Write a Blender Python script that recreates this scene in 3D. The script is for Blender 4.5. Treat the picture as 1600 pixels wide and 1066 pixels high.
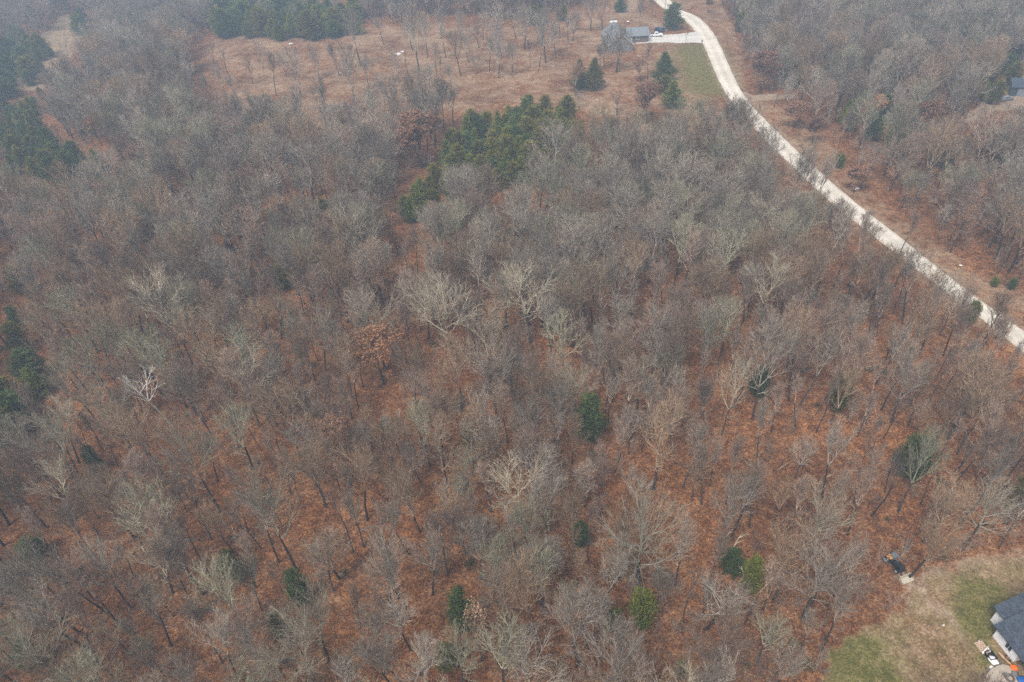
import bpy, math, random
import numpy as np
from mathutils import Vector, Matrix

for o in list(bpy.data.objects): bpy.data.objects.remove(o)
SC = bpy.context.scene
COL = SC.collection
rnd = random.Random(11)

# ------------------------------------------------------------------ camera
CAM_H, FPX = 90.0, 1067.0
NAD = (880.0, 1860.0)                      # vanishing point of the plumb lines, photo pixels
d_ = np.array([NAD[0]-800, -(NAD[1]-533), -FPX]); d_ /= np.linalg.norm(d_)
U_ = -d_; f_ = np.array([0, 0, -1.0]); f_ = f_ - f_.dot(U_)*U_; f_ /= np.linalg.norm(f_)
X_ = np.cross(f_, U_)
RM = np.array([X_, f_, U_])                # camera -> world
cd = bpy.data.cameras.new("camera"); cam = bpy.data.objects.new("camera", cd); COL.objects.link(cam)
cd.sensor_width = 36.0; cd.lens = 36.0*FPX/1600.0; cd.clip_end = 5000; cd.clip_start = 1
M4 = Matrix.Identity(4)
for i in range(3):
    for j in range(3): M4[i][j] = RM[i][j]
M4[2][3] = CAM_H
cam.matrix_world = M4
SC.camera = cam

# ------------------------------------------------------------------ light
SUN_EL, SUN_AZ = math.radians(58), math.radians(215)
world = bpy.data.worlds.new("World"); SC.world = world; world.use_nodes = True
wn = world.node_tree.nodes; wl = world.node_tree.links
bg = wn['Background']
sky = wn.new('ShaderNodeTexSky'); sky.sky_type = 'NISHITA'; sky.sun_disc = False
sky.sun_elevation = SUN_EL; sky.sun_rotation = SUN_AZ; sky.air_density = 1.0; sky.dust_density = 4.0
hs = wn.new('ShaderNodeHueSaturation'); hs.inputs['Saturation'].default_value = 0.22
wl.new(sky.outputs[0], hs.inputs['Color']); wl.new(hs.outputs[0], bg.inputs['Color'])
bg.inputs['Strength'].default_value = 0.15
sl = bpy.data.lights.new("sun", 'SUN'); so = bpy.data.objects.new("sun", sl); COL.objects.link(so)
sl.energy = 2.0; sl.angle = math.radians(18); sl.color = (1.0, 0.965, 0.92)
sd = Vector((math.sin(SUN_AZ)*math.cos(SUN_EL), math.cos(SUN_AZ)*math.cos(SUN_EL), math.sin(SUN_EL)))
so.rotation_euler = (-sd).to_track_quat('-Z', 'Y').to_euler()
so.location = (0, 0, 300)
SC.view_settings.view_transform = 'Standard'; SC.view_settings.look = 'None'
SC.view_settings.exposure = 0.40; SC.view_settings.gamma = 1.0
cy = SC.cycles
cy.max_bounces = 4; cy.diffuse_bounces = 2; cy.glossy_bounces = 1; cy.transmission_bounces = 1
cy.volume_bounces = 2; cy.transparent_max_bounces = 4; cy.use_denoising = False
cy.caustics_reflective = False; cy.caustics_refractive = False
cy.use_adaptive_sampling = True; cy.adaptive_threshold = 0.008

# ------------------------------------------------------------------ terrain and projections
def hz(x, y):
    z = 0.9*np.sin(x/47+1)*np.cos(y/61) + 0.35*np.sin(x/19+y/27)
    v = np.clip((-x-110-0.0*y)/90, 0, 1)*np.clip((y-150)/120, 0, 1)
    z = z - 7.0*v*v*(3-2*v)
    return z
def W(px, py, up=0.0):
    """Photo pixel -> the place on the ground (or up metres above it) seen there."""
    v = RM @ np.array([(px-800)/FPX, -(py-533)/FPX, -1.0])
    z = up
    for _ in range(12):
        t = (z-CAM_H)/v[2]; x, y = v[0]*t, v[1]*t
        z = float(hz(x, y))+up
    return x, y
def proj(x, y, z):
    c = RM.T @ np.array([x, y, z-CAM_H])
    return 800+FPX*c[0]/-c[2], 533-FPX*c[1]/-c[2], -c[2]
def gz(x, y): return float(hz(x, y))
def WP(pts): return [W(*p) for p in pts]
def inpoly(xs, ys, poly):
    xs = np.asarray(xs, float); ys = np.asarray(ys, float); r = np.zeros(xs.shape, bool)
    n = len(poly); j = n-1
    for i in range(n):
        xi, yi = poly[i]; xj, yj = poly[j]
        if yi != yj:
            r ^= ((yi > ys) != (yj > ys)) & (xs < (xj-xi)*(ys-yi)/(yj-yi)+xi)
        j = i
    return r
def dist_line(xs, ys, line):
    xs = np.asarray(xs, float); ys = np.asarray(ys, float); best = np.full(xs.shape, 1e9)
    for (ax, ay), (bx, by) in zip(line[:-1], line[1:]):
        dx, dy = bx-ax, by-ay; L = dx*dx+dy*dy
        t = np.clip(((xs-ax)*dx+(ys-ay)*dy)/L, 0, 1)
        best = np.minimum(best, np.hypot(xs-ax-t*dx, ys-ay-t*dy))
    return best

ROAD_L = [(985,-30),(1012,-8),(1034,11),(1052,20),(1070,32),(1084,46),(1097,65),(1109,92),(1117,112),(1132,142),(1150,167),(1172,192),(1197,220),(1224,246),(1247,268),(1300,318),(1355,361),(1417,409),(1475,453),(1522,489),(1560,519),(1602,552),(1680,613),(1780,690)]
ROAD_R = [(1010,-30),(1042,-4),(1064,15),(1080,22),(1096,31),(1113,50),(1126,73),(1138,101),(1155,137),(1176,166),(1200,192),(1222,214),(1240,231),(1258,248),(1280,268),(1331,312),(1390,358),(1446,403),(1500,446),(1550,483),(1586,508),(1625,537),(1700,592),(1800,668)]
# open ground (by the place the trees stand), all in photo pixels
FIELD = [(298,60),(345,50),(440,45),(545,38),(600,32),(700,28),(800,34),(860,22),(930,0),(1000,-12),(1034,11),(1070,32),(1097,65),(1117,112),(1150,167),(1180,200),(1150,218),(1100,240),(1000,250),(930,235),(900,200),(760,188),(680,200),(600,218),(500,222),(400,216),(330,212),(300,150)]
VERGE = [(1005,-30),(1110,-30),(1125,0),(1145,40),(1158,80),(1168,150),(1235,160),(1245,190),(1290,205),(1320,260),(1375,312),(1410,340),(1460,375),(1520,425),(1600,455),(1750,540),(1750,640),(1602,552),(1522,489),(1417,409),(1300,318),(1224,246),(1150,167),(1117,112),(1097,65),(1070,32),(1034,11)]
GLADE = [(95,26),(128,24),(134,40),(112,60),(92,85),(68,108),(38,137),(8,134),(35,110),(55,95),(58,62),(85,45)]
LAWN = [(1275,1090),(1300,1010),(1340,985),(1395,960),(1425,925),(1432,905),(1470,885),(1530,872),(1600,862),(1720,850),(1800,1150),(1270,1150)]
YARD_E = [(1498,188),(1535,160),(1542,140),(1590,118),(1680,105),(1700,165),(1600,170),(1560,172),(1515,196)]
LANE_E = [(1160,145),(1182,149),(1240,146),(1241,153),(1192,158),(1170,160)]
CEDARS = [(690,190),(735,170),(800,160),(870,142),(915,180),(905,212),(850,232),(800,255),(735,258),(700,270),(660,298),(628,312),(618,300),(650,262),(690,240)]

# ------------------------------------------------------------------ material helpers
def mat(name, rough=0.85):
    m = bpy.data.materials.new(name); m.use_nodes = True
    b = m.node_tree.nodes['Principled BSDF']; b.inputs['Roughness'].default_value = rough
    b.inputs['Specular IOR Level'].default_value = 0.2
    return m, m.node_tree.nodes, m.node_tree.links, b
def ramp(N, stops):
    r = N.new('ShaderNodeValToRGB'); e = r.color_ramp.elements
    while len(e) < len(stops): e.new(0.5)
    for el, (p, c) in zip(e, stops): el.position = p; el.color = (*c, 1)
    return r
def noise(N, L, scale, detail=3, coord='Object', rough=0.6):
    tc = N.new('ShaderNodeTexCoord'); n = N.new('ShaderNodeTexNoise')
    n.inputs['Scale'].default_value = scale; n.inputs['Detail'].default_value = detail
    n.inputs['Roughness'].default_value = rough
    L.new(tc.outputs[coord], n.inputs['Vector']); return n
def mixc(N, L, fac, a, b, mode='MIX'):
    m = N.new('ShaderNodeMix'); m.data_type = 'RGBA'; m.blend_type = mode
    for s, v in ((m.inputs[0], fac), (m.inputs[6], a), (m.inputs[7], b)):
        if hasattr(v, 'is_linked') or hasattr(v, 'links'): L.new(v, s)
        elif isinstance(v, (int, float)): s.default_value = v
        else: s.default_value = (*v, 1)
    return m.outputs[2]
def plain(name, c, rough=0.7, var=0.12, scale=3.0, metal=0.0):
    m, N, L, b = mat(name, rough)
    n = noise(N, L, scale, 4)
    r = ramp(N, [(0.25, tuple(x*(1-var) for x in c)), (0.75, tuple(min(1, x*(1+var)) for x in c))])
    L.new(n.outputs[0], r.inputs[0]); L.new(r.outputs[0], b.inputs['Base Color'])
    b.inputs['Metallic'].default_value = metal
    return m
def bark(name, a, b_, scale=1.3):
    """Bark between two tones, varying along the tree and from tree to tree."""
    m, N, L, b = mat(name, 0.9)
    n = noise(N, L, scale, 4)
    oi = N.new('ShaderNodeObjectInfo')
    r = ramp(N, [(0.3, a), (0.7, b_)])
    L.new(n.outputs[0], r.inputs[0])
    v = N.new('ShaderNodeMapRange'); v.inputs[3].default_value = 0.68; v.inputs[4].default_value = 1.38
    L.new(oi.outputs['Random'], v.inputs[0])
    h = N.new('ShaderNodeHueSaturation'); L.new(v.outputs[0], h.inputs['Value']); L.new(r.outputs[0], h.inputs['Color'])
    L.new(h.outputs[0], b.inputs['Base Color'])
    return m
def leafmat(name, stops, scale=0.9, fine=9.0):
    m, N, L, b = mat(name, 0.75)
    n1 = noise(N, L, scale, 3); n2 = noise(N, L, fine, 2)
    ad = N.new('ShaderNodeMath'); ad.operation = 'MULTIPLY_ADD'; ad.inputs[1].default_value = 0.5
    L.new(n2.outputs[0], ad.inputs[0])
    mu = N.new('ShaderNodeMath'); mu.operation = 'MULTIPLY'; mu.inputs[1].default_value = 0.5
    L.new(n1.outputs[0], mu.inputs[0]); L.new(mu.outputs[0], ad.inputs[2])
    r = ramp(N, stops); L.new(ad.outputs[0], r.inputs[0])
    oi = N.new('ShaderNodeObjectInfo')
    v = N.new('ShaderNodeMapRange'); v.inputs[3].default_value = 0.75; v.inputs[4].default_value = 1.25
    L.new(oi.outputs['Random'], v.inputs[0])
    h = N.new('ShaderNodeHueSaturation'); L.new(v.outputs[0], h.inputs['Value']); L.new(r.outputs[0], h.inputs['Color'])
    L.new(h.outputs[0], b.inputs['Base Color'])
    return m

MT = {}
MT['trunk'] = bark('dark bark', (.030, .024, .021), (.085, .070, .060), 2.5)
TONES = {
 'grey': ((.13, .108, .086), (.31, .27, .222)),
 'brown': ((.13, .088, .056), (.30, .215, .142)),
 'pale': ((.16, .135, .096), (.33, .29, .215)),
 'green': ((.12, .114, .076), (.285, .272, .195)),
 'pink': ((.135, .096, .072), (.315, .238, .186)),
 'white': ((.36, .34, .31), (.52, .50, .46)),
 'dark': ((.060, .048, .042), (.13, .105, .092)),
}
def tint(c, k, w=1.0): return tuple(min(.9, x*k*(w if i == 0 else (1.0 if i == 1 else 1/w))) for i, x in enumerate(c))
for k, (a, b_) in TONES.items():
    MT[k] = bark(k+' bark', tint(a, 1.38), tint(b_, 1.58))
    MT[k+'_twig'] = bark(k+' twig bark', tint(a, .80, 1.08), tint(b_, .86, 1.08))
MT['cedar'] = leafmat('cedar foliage', [(.30, (.060, .078, .008)), (.50, (.14, .155, .018)), (.70, (.28, .26, .045))])
MT['cedar_dark'] = leafmat('dark cedar foliage', [(.30, (.030, .050, .012)), (.50, (.070, .100, .024)), (.70, (.15, .18, .05))])
MT['cedar_olive'] = leafmat('olive cedar foliage', [(.30, (.060, .058, .010)), (.50, (.14, .125, .020)), (.70, (.28, .22, .04))])
MT['russet'] = leafmat('russet leaves', [(.30, (.12, .055, .034)), (.50, (.23, .112, .066)), (.70, (.36, .20, .125))], 1.2, 6)
MT['orange'] = leafmat('orange leaves', [(.30, (.24, .095, .042)), (.50, (.42, .19, .085)), (.70, (.58, .32, .17))], 1.2, 6)
MT['tan'] = leafmat('tan leaves', [(.30, (.24, .135, .075)), (.50, (.42, .255, .15)), (.70, (.58, .40, .26))], 1.2, 6)
MT['honey'] = leafmat('undergrowth leaves', [(.30, (.030, .036, .014)), (.50, (.070, .078, .030)), (.72, (.13, .13, .055))])

# ------------------------------------------------------------------ mesh builder
class MB:
    def __init__(s): s.v = []; s.f = []
    def quad(s, a, b, c, d):
        n = len(s.v); s.v += [a, b, c, d]; s.f.append((n, n+1, n+2, n+3))
    def tri(s, a, b, c):
        n = len(s.v); s.v += [a, b, c]; s.f.append((n, n+1, n+2))
    def face(s, pts):
        n = len(s.v); s.v += [tuple(p) for p in pts]; s.f.append(tuple(range(n, n+len(pts))))
    def box(s, x0, x1, y0, y1, z0, z1):
        n = len(s.v)
        s.v += [(x0,y0,z0),(x1,y0,z0),(x1,y1,z0),(x0,y1,z0),(x0,y0,z1),(x1,y0,z1),(x1,y1,z1),(x0,y1,z1)]
        s.f += [(n,n+3,n+2,n+1),(n+4,n+5,n+6,n+7),(n,n+1,n+5,n+4),(n+1,n+2,n+6,n+5),(n+2,n+3,n+7,n+6),(n+3,n,n+4,n+7)]
    def prism(s, prof, a0, a1, axis='y'):
        """Extrude a closed profile [(u, z)] along an axis."""
        n = len(s.v); k = len(prof)
        for a in (a0, a1):
            for u, z in prof: s.v.append((u, a, z) if axis == 'y' else (a, u, z))
        s.f.append(tuple(range(n, n+k))); s.f.append(tuple(range(n+2*k-1, n+k-1, -1)))
        for i in range(k):
            j = (i+1) % k; s.f.append((n+i, n+k+i, n+k+j, n+j))
    def tube(s, pts, rad, sides, cap=False):
        n0 = len(s.v); m = len(pts)
        for i in range(m):
            a = pts[max(0, i-1)]; b = pts[min(m-1, i+1)]
            dx, dy, dz = b[0]-a[0], b[1]-a[1], b[2]-a[2]
            l = math.sqrt(dx*dx+dy*dy+dz*dz) or 1; dx /= l; dy /= l; dz /= l
            if abs(dz) > 0.9: ux, uy, uz = 1-dx*dx, -dx*dy, -dx*dz
            else: ux, uy, uz = -dz*dx, -dz*dy, 1-dz*dz
            l = math.sqrt(ux*ux+uy*uy+uz*uz) or 1; ux /= l; uy /= l; uz /= l
            vx, vy, vz = dy*uz-dz*uy, dz*ux-dx*uz, dx*uy-dy*ux
            r = rad[i]; p = pts[i]
            for k in range(sides):
                c = CS[sides][k][0]*r; q = CS[sides][k][1]*r
                s.v.append((p[0]+ux*c+vx*q, p[1]+uy*c+vy*q, p[2]+uz*c+vz*q))
        for i in range(m-1):
            for k in range(sides):
                k2 = (k+1) % sides; a = n0+i*sides
                s.f.append((a+k, a+k2, a+sides+k2, a+sides+k))
        if cap:
            s.f.append(tuple(range(n0+sides-1, n0-1, -1))); e = n0+(m-1)*sides; s.f.append(tuple(range(e, e+sides)))
    def spike(s, p, q, r):
        n = len(s.v)
        dx, dy, dz = q[0]-p[0], q[1]-p[1], q[2]-p[2]
        a = (abs(dz)+.01, .3*dx-.01, -dx-dy*.2); l = math.sqrt(a[0]**2+a[1]**2+a[2]**2)
        # three-cornered base
        s.v += [(p[0]+r, p[1]-r*.6, p[2]), (p[0]-r*.5, p[1]+r, p[2]+r*.3), (p[0]-r*.4, p[1]-r*.5, p[2]-r), tuple(q)]
        s.f += [(n, n+1, n+3), (n+1, n+2, n+3), (n+2, n, n+3)]
    def mesh(s, name, m, smooth=False):
        me = bpy.data.meshes.new(name); me.from_pydata(s.v, [], s.f); me.update()
        for mm in (m if isinstance(m, (list, tuple)) else [m]): me.materials.append(mm)
        if smooth: me.shade_smooth()
        return me
    def obj(s, name, m, parent=None, smooth=False):
        o = bpy.data.objects.new(name, s.mesh(name, m, smooth)); COL.objects.link(o)
        if parent: o.parent = parent
        return o
CS = {k: [(math.cos(2*math.pi*i/k), math.sin(2*math.pi*i/k)) for i in range(k)] for k in (3, 4, 5, 6, 7, 8, 10, 12, 16, 24)}
def tag(o, label=None, cat=None, group=None, kind=None):
    if label: o['label'] = label
    if cat: o['category'] = cat
    if group: o['group'] = group
    if kind: o['kind'] = kind
    return o
def empty(name, loc, rz=0.0, label=None, cat=None, group=None):
    o = bpy.data.objects.new(name, None); o.empty_display_size = 0.2; COL.objects.link(o)
    o.location = loc; o.rotation_euler = (0, 0, rz); return tag(o, label, cat, group)

# ------------------------------------------------------------------ ground sheet
def spaced(lo, hi, a, b, fine):
    core = np.arange(a, b+1e-6, fine)
    l = a - np.cumsum(np.geomspace(fine, 120, 24)); l = l[l > lo][::-1]
    r = b + np.cumsum(np.geomspace(fine, 120, 24)); r = r[r < hi]
    return np.concatenate([[lo], l, core, r, [hi]])
gx = spaced(-1500, 1500, -330, 330, 1.5); gy = spaced(-900, 2100, 20, 480, 1.5)
GX, GY = np.meshgrid(gx, gy); FX, FY = GX.ravel(), GY.ravel(); FZ = hz(FX, FY)
nx, ny = len(gx), len(gy)
me = bpy.data.meshes.new('ground')
me.vertices.add(nx*ny); me.vertices.foreach_set('co', np.stack([FX, FY, FZ], 1).ravel())
ii = (np.arange(ny-1)[:, None]*nx+np.arange(nx-1)[None, :]).ravel()
quads = np.stack([ii, ii+1, ii+1+nx, ii+nx], 1)
me.loops.add(quads.size); me.loops.foreach_set('vertex_index', quads.ravel())
me.polygons.add(len(quads)); me.polygons.foreach_set('loop_start', np.arange(len(quads))*4)
me.polygons.foreach_set('loop_total', np.full(len(quads), 4))
me.update(); me.validate()
wfield, wverge, wglade, wlawn, wyard = [WP(p) for p in (FIELD, VERGE, GLADE, LAWN, YARD_E)]
wlane = WP(LANE_E)
road_mid = [((a[0]+b[0])/2, (a[1]+b[1])/2) for a, b in zip(WP(ROAD_L), WP(ROAD_R))]
droad = dist_line(FX, FY, road_mid)
msk = np.zeros((nx*ny, 4), np.float32); msk[:, 3] = 1      # R dry grass, G green turf, B bare dirt
fld = inpoly(FX, FY, wfield) | inpoly(FX, FY, wverge)
wob = .22*np.sin(FX/9+2*np.sin(FY/13))*np.sin(FY/11+1.7*np.sin(FX/17))+.12*np.sin(FX/3.7+FY/5.1)
msk[fld, 0] = .50+wob[fld]*.8; vv = inpoly(FX, FY, wverge); msk[vv, 0] = (.45+wob*.6)[vv]
lit_edge = np.clip(dist_line(FX, FY, wfield+[wfield[0]])/16, 0, 1); fl_ = inpoly(FX, FY, wfield) & ~vv; msk[fl_, 0] *= lit_edge[fl_]
gl = inpoly(FX, FY, WP([(95,24),(132,22),(140,44),(118,72),(104,104),(92,128),(60,142),(0,138),(8,126),(35,110),(52,95),(55,62),(80,45)])); msk[gl, 0] = 1.0; msk[gl, 2] = 0.30; msk[gl, 1] = .38
lw = inpoly(FX, FY, wlawn); msk[lw, 0] = 0.78
def soft(line, w): return np.clip(1.4-dist_line(FX, FY, WP(line))/w, 0, 1)
def blot(px, py, r):
    x, y = W(px, py); return np.clip(1.6*(1-np.hypot(FX-x, FY-y)/r), 0, 1)
g = np.zeros(nx*ny)
g = np.maximum(g, blot(1345, 1045, 9)); g = np.maximum(g, blot(1375, 1020, 6)*.8); g = np.maximum(g, blot(1500, 930, 7)*.55)
g = np.maximum(g, blot(1545, 945, 9)*.9); g = np.maximum(g, blot(1535, 975, 5)); g = np.maximum(g, blot(1500, 985, 3.5)*.8)
g = np.maximum(g, soft([(1490, 960), (1530, 1000), (1552, 1035), (1530, 1066)], 2.0)*.8)
g = np.maximum(g, blot(1590, 925, 9)*.5); g = np.maximum(g, blot(1340, 1100, 9)*.9)
g = np.maximum(g*.95, .50)*lw
g2 = np.maximum(soft([(1092, 78), (1100, 105), (1112, 135)], 14)*.85, blot(1085, 100, 26)*.6)
g2 = np.maximum(g2, soft([(1125, 142), (1100, 148)], 8)*.5); g2 = np.maximum(g2, soft([(1072, 38), (1060, 28)], 7)*.5)
msk[:, 1] = np.maximum(np.maximum(g, g2*fld), msk[:, 1])
b = inpoly(FX, FY, wyard)*.95
b = np.maximum(b, inpoly(FX, FY, wlane)*.9)
b = np.maximum(b, soft([(1440, 900), (1480, 888), (1540, 872), (1620, 864)], 1.3)*.55)
b = np.maximum(b, soft([(1407, 900), (1430, 915), (1452, 935), (1475, 960)], 1.2)*.75)
b = np.maximum(b, soft([(1430, 905), (1470, 950), (1500, 985), (1525, 1020)], .7)*.7)
b = np.maximum(b, soft([(1395, 915), (1420, 945)], .9)*.5)
b = np.maximum(b, soft([(640, 140), (700, 150), (760, 140)], 2)*.15)
b = np.maximum(b, soft([(975, 20), (990, 8), (985, -10)], 4)*.6)
b = np.maximum(b, np.clip(1.3-(droad-3.2)/2.6, 0, 1)*.5)
msk[:, 2] = np.maximum(msk[:, 2], b)
# thin leaf cover under the yard trees
at = me.color_attributes.new('cover', 'FLOAT_COLOR', 'POINT'); at.data.foreach_set('color', msk.ravel())
m, N, L, bs = mat('ground cover', 0.95)
ca = N.new('ShaderNodeVertexColor'); ca.layer_name = 'cover'
sep = N.new('ShaderNodeSeparateColor'); L.new(ca.outputs[0], sep.inputs[0])
tc = N.new('ShaderNodeTexCoord')
def vor(scale, rnd_=1.0):
    v = N.new('ShaderNodeTexVoronoi'); v.inputs['Scale'].default_value = scale; L.new(tc.outputs['Object'], v.inputs['Vector'])
    s_ = N.new('ShaderNodeSeparateColor'); L.new(v.outputs['Color'], s_.inputs[0]); return s_.outputs[0]
v1 = vor(5.0); v2 = vor(2.3)
n1 = noise(N, L, .055, 4); n2 = noise(N, L, .6, 5); n3 = noise(N, L, .018, 3)
leaf = ramp(N, [(0.0, (.026, .011, .006)), (.35, (.105, .041, .015)), (.62, (.235, .094, .033)), (.85, (.40, .18, .070)), (1, (.56, .34, .19))])
mx = N.new('ShaderNodeMath'); mx.operation = 'MULTIPLY_ADD'; mx.inputs[1].default_value = .45; L.new(v1, mx.inputs[0])
mx2 = N.new('ShaderNodeMath'); mx2.operation = 'MULTIPLY_ADD'; mx2.inputs[1].default_value = .85; mx2.inputs[2].default_value = -.20; L.new(n2.outputs[0], mx2.inputs[0])
L.new(mx2.outputs[0], mx.inputs[2]); 
mx3 = N.new('ShaderNodeMath'); mx3.operation = 'MULTIPLY_ADD'; mx3.inputs[1].default_value = .16; L.new(v2, mx3.inputs[0]); L.new(mx.outputs[0], mx3.inputs[2])
L.new(mx3.outputs[0], leaf.inputs[0])
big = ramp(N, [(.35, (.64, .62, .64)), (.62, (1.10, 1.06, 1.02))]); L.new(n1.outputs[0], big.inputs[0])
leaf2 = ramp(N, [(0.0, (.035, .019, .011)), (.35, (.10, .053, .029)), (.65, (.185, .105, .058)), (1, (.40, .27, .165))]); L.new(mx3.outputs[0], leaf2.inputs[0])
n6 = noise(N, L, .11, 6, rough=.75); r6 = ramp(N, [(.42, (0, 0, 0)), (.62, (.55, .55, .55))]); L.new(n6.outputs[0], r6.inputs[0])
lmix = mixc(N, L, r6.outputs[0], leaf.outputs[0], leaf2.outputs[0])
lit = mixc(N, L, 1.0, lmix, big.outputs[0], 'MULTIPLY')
dry = ramp(N, [(0.0, (.12, .068, .038)), (.4, (.24, .150, .088)), (.7, (.35, .240, .150)), (1, (.50, .38, .25))])
L.new(mx3.outputs[0], dry.inputs[0])
grn = ramp(N, [(0.0, (.040, .042, .010)), (.45, (.098, .092, .022)), (.75, (.18, .15, .048)), (1, (.28, .21, .11))])
L.new(mx3.outputs[0], grn.inputs[0])
drt = ramp(N, [(0.0, (.13, .085, .055)), (.5, (.27, .185, .12)), (1, (.46, .36, .26))])
L.new(mx3.outputs[0], drt.inputs[0])
def edge(val, nz, k=1.1, lo=.35, hi=.65):
    a = N.new('ShaderNodeMath'); a.operation = 'MULTIPLY_ADD'; a.inputs[1].default_value = k; a.inputs[2].default_value = -.5*k
    L.new(nz, a.inputs[0])
    b2 = N.new('ShaderNodeMath'); b2.operation = 'ADD'; L.new(a.outputs[0], b2.inputs[0]); L.new(val, b2.inputs[1])
    r2 = N.new('ShaderNodeMapRange'); r2.inputs[1].default_value = lo; r2.inputs[2].default_value = hi; L.new(b2.outputs[0], r2.inputs[0])
    return r2.outputs[0]
n4 = noise(N, L, .16, 6, rough=.7); n5 = noise(N, L, .35, 5, rough=.7)
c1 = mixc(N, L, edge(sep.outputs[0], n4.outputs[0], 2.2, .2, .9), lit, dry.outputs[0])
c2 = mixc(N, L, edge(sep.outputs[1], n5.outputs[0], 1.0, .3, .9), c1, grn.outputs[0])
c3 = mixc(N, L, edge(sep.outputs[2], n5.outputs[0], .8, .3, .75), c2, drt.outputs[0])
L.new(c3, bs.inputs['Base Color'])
bp = N.new('ShaderNodeBump'); bp.inputs['Strength'].default_value = .6; bp.inputs['Distance'].default_value = .12
L.new(mx3.outputs[0], bp.inputs['Height']); L.new(bp.outputs[0], bs.inputs['Normal'])
me.materials.append(m)
ground = bpy.data.objects.new('ground', me); COL.objects.link(ground); tag(ground, kind='structure')
ground['label'] = 'rust brown leaf litter with dry grass clearings'

# ------------------------------------------------------------------ gravel road, driveway, patio
def densify(line, step):
    out = []
    for a, b in zip(line[:-1], line[1:]):
        n = max(1, int(math.hypot(b[0]-a[0], b[1]-a[1])/step))
        out += [(a[0]+(b[0]-a[0])*i/n, a[1]+(b[1]-a[1])*i/n) for i in range(n)]
    return out+[line[-1]]
def catmull(pts, k=6):
    o = []
    P_ = [pts[0]]+list(pts)+[pts[-1]]
    for i in range(1, len(P_)-2):
        p0, p1, p2, p3 = [np.array(q) for q in P_[i-1:i+3]]
        for j in range(k):
            t = j/k
            o.append(tuple(.5*((2*p1)+(-p0+p2)*t+(2*p0-5*p1+4*p2-p3)*t*t+(-p0+3*p1-3*p2+p3)*t**3)))
    return o+[tuple(pts[-1])]
def gravel(name, dark, light, warm=1.0, rut=False):
    m, N, L, bs = mat(name, .95)
    a = noise(N, L, 2.2, 6, rough=.75); b2 = noise(N, L, .12, 4)
    r = ramp(N, [(.3, dark), (.7, light)]); L.new(a.outputs[0], r.inputs[0])
    r2 = ramp(N, [(.35, (.84, .82, .79)), (.65, (1.06, 1.05, 1.04))]); L.new(b2.outputs[0], r2.inputs[0])
    c = mixc(N, L, 1.0, r.outputs[0], r2.outputs[0], 'MULTIPLY')
    if rut:
        at_ = N.new('ShaderNodeAttribute'); at_.attribute_name = 'across'
        rr = ramp(N, [(0, (.70, .64, .57)), (.09, (.90, .88, .86)), (.27, (1.08, 1.08, 1.08)), (.40, (.95, .94, .92)), (.5, (.90, .88, .86)), (.60, (.94, .93, .91)), (.75, (1.08, 1.08, 1.08)), (.92, (.92, .90, .88)), (1, (.70, .64, .57))])
        L.new(at_.outputs['Fac'], rr.inputs[0]); c = mixc(N, L, 1.0, c, rr.outputs[0], 'MULTIPLY')
    L.new(c, bs.inputs['Base Color'])
    bp = N.new('ShaderNodeBump'); bp.inputs['Strength'].default_value = .4; bp.inputs['Distance'].default_value = .05
    L.new(a.outputs[0], bp.inputs['Height']); L.new(bp.outputs[0], bs.inputs['Normal'])
    return m
MT['road'] = gravel('pale limestone gravel', (.54, .49, .42), (.70, .65, .575), rut=True)
MT['concrete'] = gravel('pale concrete', (.52, .49, .45), (.64, .61, .57))
MT['patio'] = gravel('tan concrete', (.36, .30, .24), (.50, .43, .35))
cl, cr = catmull(WP(ROAD_L), 8), catmull(WP(ROAD_R), 8)
cl, cr = ([(a[0]-.05*(b[0]-a[0]), a[1]-.05*(b[1]-a[1])) for a, b in zip(cl, cr)], [(b[0]+.05*(b[0]-a[0]), b[1]+.05*(b[1]-a[1])) for a, b in zip(cl, cr)])
K = 12; vs, fs, ac = [], [], []
for i, (a, b) in enumerate(zip(cl, cr)):
    jl, jr = rnd.uniform(-.03, .03), rnd.uniform(-.03, .03)
    for k in range(K+1):
        t = k/K; tt = t*(1+jl+jr)-jl if k in (0, K) else t
        x, y = a[0]+(b[0]-a[0])*tt, a[1]+(b[1]-a[1])*tt
        vs.append((x, y, gz(x, y)+(.05 if 0 < k < K else -.05)+.12*math.sin(math.pi*t))); ac.append(t)
for i in range(len(cl)-1):
    for k in range(K):
        a = i*(K+1)+k; fs.append((a, a+1, a+K+2, a+K+1))
me = bpy.data.meshes.new('gravel_road'); me.from_pydata(vs, [], fs); me.update()
at = me.attributes.new('across', 'FLOAT', 'POINT'); at.data.foreach_set('value', ac)
me.materials.append(MT['road']); me.shade_smooth()
ro = bpy.data.objects.new('gravel_road', me); COL.objects.link(ro); tag(ro, 'pale gravel road curving past the wood', kind='structure')
def slab(name, pts_w, m, up, thick, label, bottom=.4):
    """A poured slab with real edges; pts in world metres, split in small quads is not needed on gentle ground."""
    z = max(gz(x, y) for x, y in pts_w)+up
    mb = MB(); n = len(pts_w)
    area = sum(pts_w[i][0]*pts_w[(i+1) % n][1]-pts_w[(i+1) % n][0]*pts_w[i][1] for i in range(n))
    if area < 0: pts_w = pts_w[::-1]
    mb.v = [(x, y, z) for x, y in pts_w]+[(x, y, z-bottom) for x, y in pts_w]
    mb.f = [tuple(range(n))]+[(i, i+n, (i+1) % n+n, (i+1) % n) for i in range(n)]
    o = mb.obj(name, m); tag(o, label, kind='structure'); return o
dpx = [(1012,53),(1032,55.5),(1060,53.5),(1084,50.5),(1100,52),(1107,72),(1094,66.5),(1066,68),(1044,66.5),(1030,67),(994,69.5),(994,67),(1012,66)]
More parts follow.
